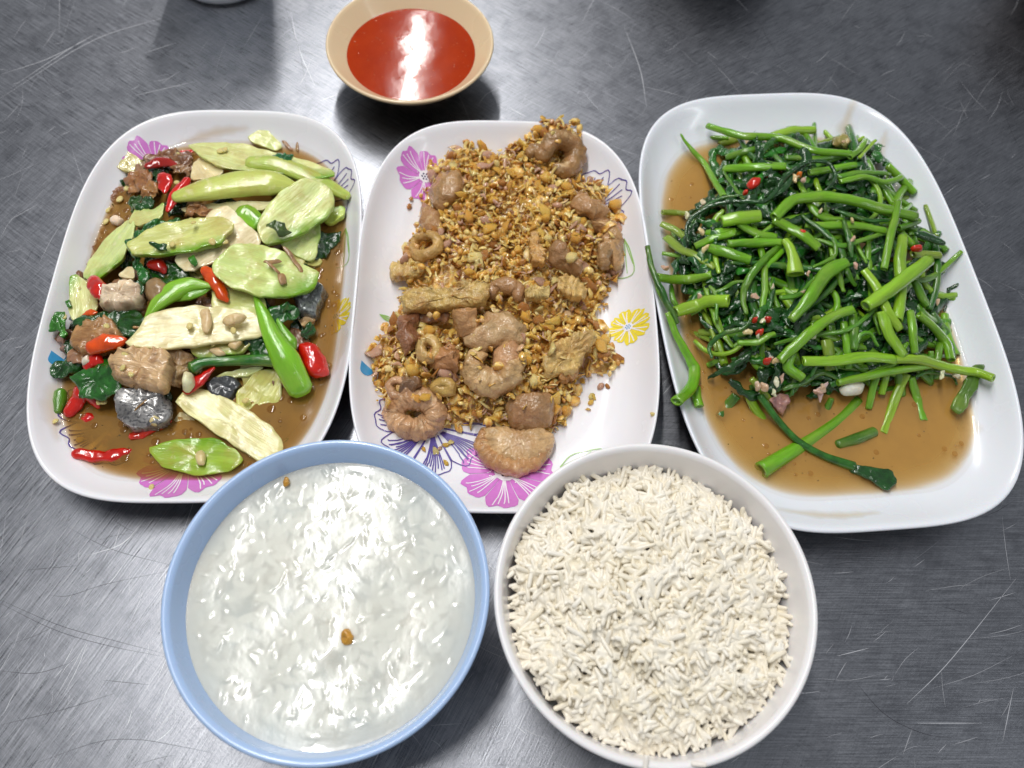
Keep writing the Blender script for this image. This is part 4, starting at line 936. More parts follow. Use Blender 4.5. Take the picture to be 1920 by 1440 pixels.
for k, (x, y, z, ex, ey, ez, gi, sc, lay) in enumerate(grains):
    tone = random.betavariate(2, 2)
    if k < 300:
        o = bpy.data.objects.new('rice_grain', gm[gi]); o.location = (RB[0]+x, RB[1]+y, z-.0009); o.rotation_euler = (ex, ey, ez); o.scale = (sc*1.05,)*3; COL.objects.link(o)
        c0, c1_ = np.array(lin(236, 226, 202)), np.array(lin(245, 240, 230)); o.color = tuple(c0+(c1_-c0)*tone)
        tag(o, 'single steamed rice grain lying on top of the rice heap', 'rice', 'rice grains on top of the heap')
    elif k < 900:   # loose grains of the top layer, not fused
        v, f = GR[gi]; lv.append((v*sc)@rot_matrix((ex, ey, ez)).T+np.array([x, y, z-.0007])); lf += [tuple(q+lo for q in p) for p in f]; lo += len(v)
    else:
        v, f = GR[gi]; w = (v*sc)@rot_matrix((ex, ey, ez)).T+np.array([x, y, z]); vs.append(w); fs += [tuple(q+off for q in p) for p in f]; off += len(v); tn += [tone]*len(v)
# the packed rice below the loose top grains
n0 = off; RN, SN = 26, 72; core = [(0, 0, rice_z(0, 0)-.003)]
for q in range(1, RN+1):
    for i in range(SN):
        a = 6.2832*i/SN; r = .0580*q/RN; x, y = r*math.cos(a), r*math.sin(a); core.append((x, y, rice_z(x, y)-.0042))
vs.append(np.array(core)); tn += [.25]*len(core)
for i in range(SN): fs.append((n0, n0+1+i, n0+1+(i+1) % SN))
for q in range(RN-1):
    for i in range(SN): a = n0+1+q*SN; j = (i+1) % SN; fs.append((a+i, a+SN+i, a+SN+j, a+j))
rice_o = tag(link('steamed_rice', np.concatenate(vs), fs, M['rice_mass'], RB+(0,)), 'heap of steamed white rice filling the white bowl', 'rice', kind='stuff')
# sticky rice: neighbouring grains fuse where they touch
md = rice_o.modifiers.new('fuse', 'REMESH'); md.mode = 'VOXEL'; md.voxel_size = .00036; md.use_smooth_shade = True
bpy.context.view_layer.update()
fused = bpy.data.meshes.new_from_object(rice_o.evaluated_get(bpy.context.evaluated_depsgraph_get())); rice_o.modifiers.clear(); rice_o.data = fused
if not fused.materials: fused.materials.append(M['rice_mass'])
N_ = len(fused.vertices); co = np.empty(N_*3, np.float32); fused.vertices.foreach_get('co', co); co = co.reshape(-1, 3)
ed = np.empty(len(fused.edges)*2, np.int32); fused.edges.foreach_get('vertices', ed); ed = ed.reshape(-1, 2)
for _ in range(2):
    acc = co.copy(); cnt = np.ones(N_, np.float32)
    np.add.at(acc, ed[:, 0], co[ed[:, 1]]); np.add.at(acc, ed[:, 1], co[ed[:, 0]]); np.add.at(cnt, ed[:, 0], 1); np.add.at(cnt, ed[:, 1], 1); co = acc/cnt[:, None]
fp = [tuple(p.vertices) for p in fused.polygons]; allv = np.concatenate([co]+lv)
joined = bpy.data.meshes.new('steamed_rice'); joined.from_pydata(allv.tolist(), [], fp+[tuple(q+N_ for q in p) for p in lf]); joined.polygons.foreach_set('use_smooth', [True]*len(joined.polygons)); joined.materials.append(M['rice_mass']); rice_o.data = joined
for (x, y, z, lab) in ((1491, 1064, .056, 'stray rice grain stuck to the inner bowl wall'), (1211, 1432, .0632, 'stray wet grain on the white bowl rim'), (1310, 1433, .0632, 'stray wet grain on the white bowl rim')):
    o = bpy.data.objects.new('rice_grain', gm[0]); p = at(x, y, z); o.location = p; o.rotation_euler = (0, .2, x); o.scale = (.6, .9, .7); COL.objects.link(o); o.color = lin(236, 230, 222)
    tag(o, lab, 'rice', 'stray rice grains on the bowl')

# ------------------------------------------------------------------ middle plate: fried intestines under crisp garlic
HM = Heap([(805, 320), (870, 285), (930, 298), (985, 280), (1030, 262), (1080, 268), (1085, 330), (1135, 365), (1160, 420), (1162, 490), (1142, 550), (1118, 600), (1158, 660), (1150, 705), (1095, 700), (1078, 740), (1050, 800), (1010, 810), (900, 795), (840, 805), (760, 790), (715, 770), (702, 720), (700, 640), (748, 590), (757, 530), (745, 500), (780, 430), (790, 375)], .0048, .0165, .034, PM, .004)
def mp(pts, off): return [HM.on(p[0], p[1], off+(p[2] if len(p) > 2 else 0)) for p in pts]
PXQ = 1571/.44
TAN, BRN, DBR, YLW, GOLD = lin(204, 164, 118), lin(158, 104, 64), lin(140, 96, 66), lin(216, 180, 112), lin(204, 160, 88)
def ring_path(cx, cy, rx, ry, a0, a1, n, off, rot=0, lift=0):
    out = []
    for i in range(n):
        a = math.radians(a0+(a1-a0)*i/(n if abs(a1-a0) >= 360 else n-1)); x, y = rx*math.cos(a), ry*math.sin(a); c, s = math.cos(rot), math.sin(rot)
        out.append((cx+x*c-y*s, cy+x*s+y*c, off+lift*i/n))
    return mp(out, 0)
IC = 'intestine'
tube('intestine_ring', ring_path(778, 776, 40, 28, 0, 360, 12, .004), [.0056, .0062, .0058, .0052, .0060, .0056], M['gut'], TAN, 'pleated ring of intestine with a dark open hole', IC, sides=22, n=96, closed=True, pleat=(17, .09), rough=.0016, rfr=230, flat=.85)
tube('intestine_curl', [HM.on(x, y, o) for x, y, o in ((944, 652, .005), (960, 680, .006), (947, 708, .006), (917, 718, .006), (891, 700, .006), (890, 676, .007), (906, 666, .007))] + [], [.0044, .0066, .0074, .0076, .0070, .0052, .0026], M['gut'], lin(204, 166, 118), 'fat curled intestine closing round a small hole', IC, sides=24, n=60, pleat=(16, .06), rough=.0018, rfr=210, flat=.8)
slab('intestine_fold', c4([(890, 290), (930, 240), (1020, 215), (1075, 290), (1060, 400), (960, 420), (900, 380)]), HM, .004, .006, M['gut'], lin(196, 154, 112), 'smooth inner flap filling the fat curl', IC, 'dome', rough=.0012, rfr=220)
tube('intestine_tube', [HM.on(x, y, o) for x, y, o in ((870, 580, .014), (872, 600, .010), (880, 622, .006))], [.0062, .0066, .0062], M['gut'], lin(196, 140, 92), 'short open intestine tube standing upright with round mouth', IC, sides=24, n=18, rough=.0008, hollow=.004)
slab('intestine_fold', c4([(700, 190), (800, 110), (870, 30), (960, 20), (1060, 70), (1090, 140), (1060, 210), (960, 230), (870, 250), (780, 260)]), HM, .003, .0095, M['gut'], lin(208, 168, 120), 'lumpy glossy intestine piece behind the fat curl', IC, 'dome', rough=.0024, rfr=150, n=70)
slab('intestine_fan', c4([(815, 770), (840, 735), (930, 740), (1060, 760), (1180, 740), (1270, 800), (1240, 900), (1160, 985), (1040, 1020), (930, 985), (850, 890)]), HM, .003, .0075, M['gut'], lin(210, 170, 122), 'pleated half-round intestine fan over the pink printed flower', IC, 'dome', rough=.0010, rfr=230, pleat=(22, .16), n=110)
tube('intestine_edge', mp([(908, 812), (905, 838), (922, 862), (960, 876), (1000, 868), (1026, 842)], .004), [.003, .0042, .0045, .0045, .004, .003], M['gut'], lin(196, 148, 100), 'rolled outer edge of the pleated intestine fan', IC, sides=16, n=70, pleat=(13, .12), rough=.001)
slab('intestine_fold', c4([(960, 600), (1080, 550), (1230, 545), (1272, 610), (1250, 700), (1150, 740), (1000, 710)]), HM, .001, .008, M['gut'], lin(176, 132, 88), 'smooth brown intestine piece behind the pleated fan', IC, 'dome', rough=.0014, rfr=170, n=60)
tube('intestine_hook', mp(c3([(1200, 260), (1150, 230), (1110, 260)]) , .004)[::-1]+mp(c3([(1240, 195), (1300, 165), (1380, 210), (1390, 290), (1340, 360), (1270, 340)]), .005), [.003, .0045, .005, .0055, .0062, .0068, .0055, .003], M['gut'], lin(168, 122, 78), 'brown hooked intestine at the heap end facing the sauce dish', IC, sides=18, n=60, pleat=(14, .06), rough=.0012)
gut_slabs = [
 (c3([(505, 450), (540, 370), (620, 340), (700, 380), (700, 480), (640, 540), (570, 560), (520, 520)]), .003, .009, lin(186, 136, 92), 'rounded lobe of intestine touching the pink printed flower', .001),
 (c3([(1370, 530), (1420, 490), (1500, 510), (1560, 505), (1600, 560), (1590, 630), (1500, 640), (1400, 600)]), .004, .008, lin(190, 140, 96), 'lobed intestine end beside the outlined printed flower', .0016),
 (c3([(1490, 650), (1580, 640), (1660, 690), (1690, 800), (1680, 900), (1640, 930), (1580, 850), (1560, 760)]), .003, .008, lin(196, 150, 106), 'long curled intestine edge at the green printed leaf', .0018),
 (c3([(1520, 830), (1600, 800), (1640, 850), (1600, 940), (1540, 930)]), .005, .007, lin(188, 140, 96), 'tucked knob of intestine inside the long curled edge', .0012),
 (c3([(1240, 820), (1300, 790), (1400, 860), (1430, 920), (1410, 965), (1330, 920), (1260, 890)]), .006, .008, lin(180, 136, 94), 'brown folded intestine in the middle of the garlic', .0016),
 (c3([(440, 640), (465, 535), (510, 570), (555, 630), (590, 720), (520, 730), (450, 700)]), .003, .007, lin(180, 136, 90), 'pointed ear of intestine below the pink printed flower', .0012),
 (c4([(310, 90), (380, 30), (450, 40), (430, 150), (420, 280), (360, 290), (320, 200)]), .003, .007, DBR, 'dark brown intestine strip beside the upright tube', .0016),
 (c4([(400, 40), (560, 30), (640, 60), (600, 110), (470, 90)]), .001, .005, DBR, 'dark hollow flap under the wide crisp slab', .0014),
 (c4([(330, 450), (440, 440), (455, 510), (380, 545), (320, 520)]), .002, .006, lin(138, 98, 74), 'dark wet intestine scrap above the pleated ring', .0014),
 (c4([(540, 270), (640, 240), (700, 330), (690, 410), (580, 410), (530, 350)]), .002, .007, lin(180, 128, 82), 'round intestine piece behind the fat curl, dusted with garlic', .0022),
]
for pts, off, th, col, lab, rg in gut_slabs:
    slab('intestine_piece', pts, HM, off, th, M['gut'], col, lab, IC, 'dome', rough=rg*2.0, rfr=130, n=80)
rings = [
 ([(772, 462), (785, 446), (806, 440), (820, 450), (818, 468), (800, 478), (780, 478)], .0026, GOLD, 'pale intestine ring slice just above the ribbed crust stick'),
 ([(792, 645), (806, 637), (818, 650), (815, 668), (800, 672), (790, 660)], .0028, YLW, 'small yellow ring slice next to the dark strip'),
 ([(730, 722), (746, 713), (761, 724), (757, 740), (740, 742)], .0022, lin(196, 150, 108), 'thin intestine ring touching the pleated ring'),
 ([(815, 728), (828, 716), (845, 722), (842, 735)], .0024, GOLD, 'small curl of intestine behind the pleated ring'),
]
for pts, r, col, lab in rings:
    tube('intestine_ring', mp(pts, .006), [r]*4, M['gut'], col, lab, IC, sides=14, n=48, closed=True, rough=.0008, flat=1.3)
tube('intestine_curl', mp(c3([(880, 1120), (900, 1080), (970, 1060), (1040, 1090), (1055, 1140)]), .006), [.003, .0045, .005, .0045, .003], M['gut'], lin(176, 130, 84), 'brown arched rind in the middle of the heap', IC, sides=16, n=40, rough=.001)
crusts = [
 (c3([(260, 945), (275, 912), (350, 912), (470, 920), (475, 985), (380, 1010), (270, 1008)]), .003, .006, YLW, 'pale ribbed crust stick jutting out of the heap edge'),
 (c3([(345, 1100), (440, 1065), (600, 1090), (850, 1070), (860, 1140), (820, 1195), (600, 1200), (360, 1190)]), .006, .007, lin(208, 166, 96), 'wide crisp ribbed slab across the heap'),
 (c3([(660, 1050), (720, 1025), (850, 1040), (850, 1075), (720, 1085)]), .008, .004, YLW, 'thin crisp bar above the wide ribbed slab'),
 (c3([(1085, 1080), (1150, 1065), (1235, 1080), (1225, 1130), (1110, 1140)]), .007, .005, YLW, 'small crisp block beside the brown arched rind'),
 (c3([(1290, 1100), (1300, 1030), (1370, 1010), (1470, 1060), (1460, 1110), (1370, 1140)]), .006, .006, lin(218, 184, 110), 'crisp block at the heap edge above the yellow flower'),
 (c4([(1200, 350), (1260, 270), (1400, 200), (1500, 170), (1515, 210), (1430, 340), (1400, 400), (1290, 410), (1220, 440)]), .006, .006, lin(222, 188, 116), 'large pleated yellow crust piece lying loose on the garlic'),
 (c3([(1115, 760), (1160, 735), (1175, 800), (1220, 870), (1200, 930), (1130, 930)]), .006, .006, lin(212, 170, 96), 'upright crisp slab beside the brown folded intestine'),
 (c3([(350, 850), (390, 800), (450, 830), (420, 900), (360, 900)]), .003, .006, GOLD, 'crisp corner piece above the ribbed crust stick'),
 (c4([(1280, 400), (1420, 350), (1400, 440), (1300, 480)]), .003, .005, lin(190, 140, 84), 'brown crust under the large pleated piece'),
]
for pts, off, th, col, lab in crusts:
    slab('crisp_crust', pts, HM, off, th, M['crust'], col, lab, 'crust', 'chunk', rough=.0014, rfr=280, n=72, layers=(1900, .0006), soft=1)

# fried garlic crumbs: bent flakes and nuggets
def crumb(kind):
    vs, fs = [], []
    if kind == 'flake':
        n = random.randint(6, 8); out = [(random.uniform(.55, 1.1)*math.cos(6.283*i/n)*1.35, random.uniform(.55, 1.1)*math.sin(6.283*i/n)*.8) for i in range(n)]; b = random.uniform(-.6, .6); b2 = random.uniform(-.4, .4); t = random.uniform(.12, .26)
        zf = lambda x, y: b*x*x*.6+b2*x*y+random.gauss(0, .06)
        for s, dz in ((1, 0), (.55, t*.55), (1, None)): pass
        top = [(x, y, zf(x, y)+t/2) for x, y in out]; mid = [(x*.5, y*.5, zf(x*.5, y*.5)+t*.75) for x, y in out]; bot = [(x*.92, y*.92, zf(x, y)-t/2) for x, y in out]
        vs = top+mid+bot+[(0, 0, t*.8), (0, 0, -t/2)]
        for i in range(n):
            j = (i+1) % n; fs += [(i, j, n+j, n+i), (n+i, n+j, 3*n), (2*n+i, 2*n+j, j, i), (2*n+j, 2*n+i, 3*n+1)]
    else:
        N, K = 7, 4
        vs = [(0, 0, -.62)]
        for k in range(1, K):
            ph = -math.pi/2+math.pi*k/K
            for i in range(N): r = random.uniform(.7, 1.12); vs.append((math.cos(ph)*math.cos(6.283*i/N)*r*1.1, math.cos(ph)*math.sin(6.283*i/N)*r*.8, math.sin(ph)*r*.66))
        vs.append((0, 0, .62))
        for i in range(N):
            j = (i+1) % N; fs.append((0, 1+j, 1+i)); fs.append((1+(K-2)*N+i, 1+(K-2)*N+j, len(vs)-1))
            for k in range(K-2): a = 1+k*N; fs.append((a+i, a+j, a+N+j, a+N+i))
    return np.array(vs), fs
CR = [crumb('flake') for _ in range(22)]+[crumb('nugget') for _ in range(6)]
cm = []
for v, f in CR:
    me = bpy.data.meshes.new('garlic_crumb'); me.from_pydata([tuple(p) for p in v], [], f); me.materials.append(M['garlic']); me.polygons.foreach_set('use_smooth', [True]*len(me.polygons)); cm.append(me)
xs = [p[0] for p in HM.poly]; ys = [p[1] for p in HM.poly]
# crumbs lie thin over the large pieces in the front half, thick over the back half
big = [(778, 776, 58), (923, 688, 60), (928, 612, 48), (970, 838, 72), (995, 765, 42), (1055, 290, 28), (836, 348, 28), (1108, 385, 34), (1140, 455, 34), (832, 560, 66), (1068, 665, 40), (762, 505, 30), (1072, 540, 28), (870, 590, 24), (790, 462, 24), (805, 655, 20), (768, 620, 26), (803, 405, 24), (745, 728, 20), (1070, 480, 28), (860, 840, 60), (800, 690, 14), (1008, 467, 18)]
def back(pw):  # pixel of a world point
    d = Vector(pw)-CAM; k = d.dot(_f); return 960+F_PX*d.dot(_cx)/k, 720-F_PX*d.dot(_cy)/k
crumbs = []
tries = 0
while len(crumbs) < 2900 and tries < 60000:
    tries += 1
    x, y = random.uniform(min(xs), max(xs)), random.uniform(min(ys), max(ys)); d = poly_dist(x, y, HM.poly)
    if d < -.001 or (d < .003 and random.random() < .4): continue
    z = HM.z(x, y); px, py = back((x, y, z)); lay = random.random()
    on_big = any((px-bx)**2+((py-by)*1.15)**2 < br*br for bx, by, br in big)
    if on_big:
        if lay > .45: 
            if random.random() < .86: continue
            z += .008
        else: z -= .004
    z += -.0035+.0075*lay
    z = max(z, PM.z((x, y))+.0012)
    s = min(.0052, random.lognormvariate(math.log(.0022), .45))
    crumbs.append((x, y, z, s, lay, random.gauss(0, .8), random.gauss(0, .8), random.uniform(0, 6.28), random.randrange(len(CR)), d))
loose = c4([(1490, 600), (1475, 640), (1510, 570), (1500, 560), (1870, 665), (1590, 500), (1550, 500), (1440, 470), (470, 880), (600, 860), (570, 880), (640, 840), (540, 900), (605, 970), (1640, 340), (1680, 350), (1570, 230), (1290, 730), (1330, 740)]) + c3([(390, 520), (382, 572), (1615, 575), (430, 680), (1600, 1080), (1580, 1000)])
for x, y in loose:
    w = at(x, y, .007); w = at(x, y, PM.z(w)+.001); crumbs.append((w.x, w.y, PM.z(w)+.0009, random.uniform(.0014, .0024), 2, random.gauss(0, .3), random.gauss(0, .3), random.uniform(0, 6), random.randrange(len(CR)), 0))
crumbs.sort(key=lambda c: -(c[4]*.0028+c[3]))
gc = [lin(184, 122, 54), lin(224, 164, 68), lin(240, 190, 88), lin(246, 216, 140), lin(206, 160, 134), lin(232, 176, 72)]
vs, fs, tn = [], [], []; off = 0; cv, cf, cof = [], [], 0
for k, (x, y, z, s, lay, ex, ey, ez, ci, d) in enumerate(crumbs):
    if k < 300:
        o = bpy.data.objects.new('garlic_crumb', cm[ci]); o.location = (x, y, z); o.rotation_euler = (ex, ey, ez); o.scale = (s, s, s); COL.objects.link(o)
        o.color = random.choice(gc)
        if lay == 2: tag(o, 'loose golden garlic crumb lying off the heap on bare plate', 'garlic', 'loose garlic crumbs on the plate')
        else: tag(o, 'crisp golden garlic crumb on top of the fried heap', 'garlic', 'garlic crumbs on top of the heap')
    elif lay < .55:   # lower crumbs cling together in clumps
        v, f = CR[ci]; cv.append((v*s*1.12)@rot_matrix((ex, ey, ez)).T+np.array([x, y, z+.0008])); cf += [tuple(q+cof for q in p) for p in f]; cof += len(v)
    else:
        v, f = CR[ci]; w = (v*s)@rot_matrix((ex, ey, ez)).T+np.array([x, y, z]); vs.append(w); fs += [tuple(q+off for q in p) for p in f]; off += len(v); tn += [random.random()]*len(v)
tmp = link('crumb_clumps', np.concatenate(cv), cf, M['garlic_mass']); md = tmp.modifiers.new('fuse', 'REMESH'); md.mode = 'VOXEL'; md.voxel_size = .00042
bpy.context.view_layer.update(); fm_ = bpy.data.meshes.new_from_object(tmp.evaluated_get(bpy.context.evaluated_depsgraph_get()))
co = np.empty(len(fm_.vertices)*3, np.float32); fm_.vertices.foreach_get('co', co); co = co.reshape(-1, 3)
vs.append(co); fs += [tuple(q+off for q in p.vertices) for p in fm_.polygons]; off += len(co)
tn += [min(1, max(0, .5+.75*mn.noise(Vector((float(p[0])*330, float(p[1])*330, float(p[2])*330)))+.3*mn.noise(Vector((float(p[0])*90, float(p[1])*90, 3))))) for p in co]
bpy.data.objects.remove(tmp)
# slivers of shallot skin and thin shreds in the same mass
for k in range(1100):
    for _ in range(20):
        x, y = random.uniform(min(xs), max(xs)), random.uniform(min(ys), max(ys))
        if poly_dist(x, y, HM.poly) > .001: break
    z = HM.z(x, y)+random.uniform(-.001, .0035); L = random.uniform(.003, .0075); W = random.uniform(.0004, .0013); a = random.uniform(0, 6.28); tl = random.gauss(0, .5)
    P = []
    for i in range(4):
        t = i/3-.5; c, s_ = math.cos(a), math.sin(a); bx = t*L; by = .0008*math.cos(t*5)
        for q in (-1, 1): P.append((x+bx*c-(by+q*W*(1-abs(t)))*s_, y+bx*s_+(by+q*W*(1-abs(t)))*c, z+bx*tl+.0003*q))
    P += [(p[0], p[1], p[2]-.0003) for p in P]
    vs.append(np.array(P)); b = off
    for i in range(3):
        q = b+2*i; fs += [(q, q+2, q+3, q+1), (q+8, q+9, q+11, q+10), (q, q+8, q+10, q+2), (q+1, q+3, q+11, q+9)]
    off += 16; tn += [random.choice((.9, 1.0, .1, .75, .6, .5, .8))]*16
# packed crumbs under the loose ones
gx, gy = np.linspace(min(xs), max(xs), 70), np.linspace(min(ys), max(ys), 90); idx = {}; core = []
for i, x in enumerate(gx):
    for j, y in enumerate(gy):
        d = poly_dist(x, y, HM.poly)
        if d > .0015: idx[i, j] = len(core); core.append((x, y, max(PM.z((x, y))+.0004, HM.z(x, y)-.0042+random.uniform(-.0008, .0008))))
vs.append(np.array(core)); b0 = off; off += len(core); tn += [random.random() for _ in core]
for (i, j), k in idx.items():
    if (i+1, j) in idx and (i, j+1) in idx and (i+1, j+1) in idx: fs.append((b0+k, b0+idx[i+1, j], b0+idx[i+1, j+1], b0+idx[i, j+1]))
tag(link('fried_garlic', np.concatenate(vs), fs, M['garlic_mass'], attrs={'tone': tn}), 'golden crushed fried garlic heaped over the intestine pieces', 'garlic', kind='stuff')

# ------------------------------------------------------------------ right plate: stir fried water spinach
HR = Heap([(1330, 250), (1530, 245), (1640, 270), (1690, 330), (1715, 405), (1765, 455), (1788, 550), (1762, 600), (1780, 665), (1800, 700), (1740, 735), (1600, 765), (1400, 775), (1310, 740), (1280, 600), (1240, 520), (1250, 420), (1330, 340), (1320, 290)], ZR-.004, .0215, .042, PRt, .003)
def rp(pts, off=0, k=1.0): return [HR.on(p[0], p[1], off+(p[2] if len(p) > 2 else 0)) for p in pts]
PXR = 1571/.45
G = {'l': lin(138, 182, 36), 'b': lin(106, 162, 22), 'm': lin(80, 136, 22), 'd': lin(40, 100, 24), 'k': lin(22, 66, 20), 'o': lin(130, 156, 44)}
def stem(pts, w, tone, lab, off=.002, flare=None, cut=True):
    r = w*1.02/2/PXR; rad = [r*.9, r, r*1.02, r*.95, r*.9] if flare is None else [r*f for f in flare]
    pts = [pts[0]]+[(p[0]+random.gauss(0, 3.5), p[1]+random.gauss(0, 3.5))+tuple(p[2:]) for p in pts[1:-1]]+[pts[-1]]
    return tube('water_spinach', rp(pts, off), rad, M['green'], G[tone], lab, 'stem', sides=12, hollow=.002 if cut and w > 11 else 0, n=max(12, 7*len(pts)), flat=random.uniform(.5, .9), rough=.00045, rfr=130, twist=random.gauss(0, 1.2))
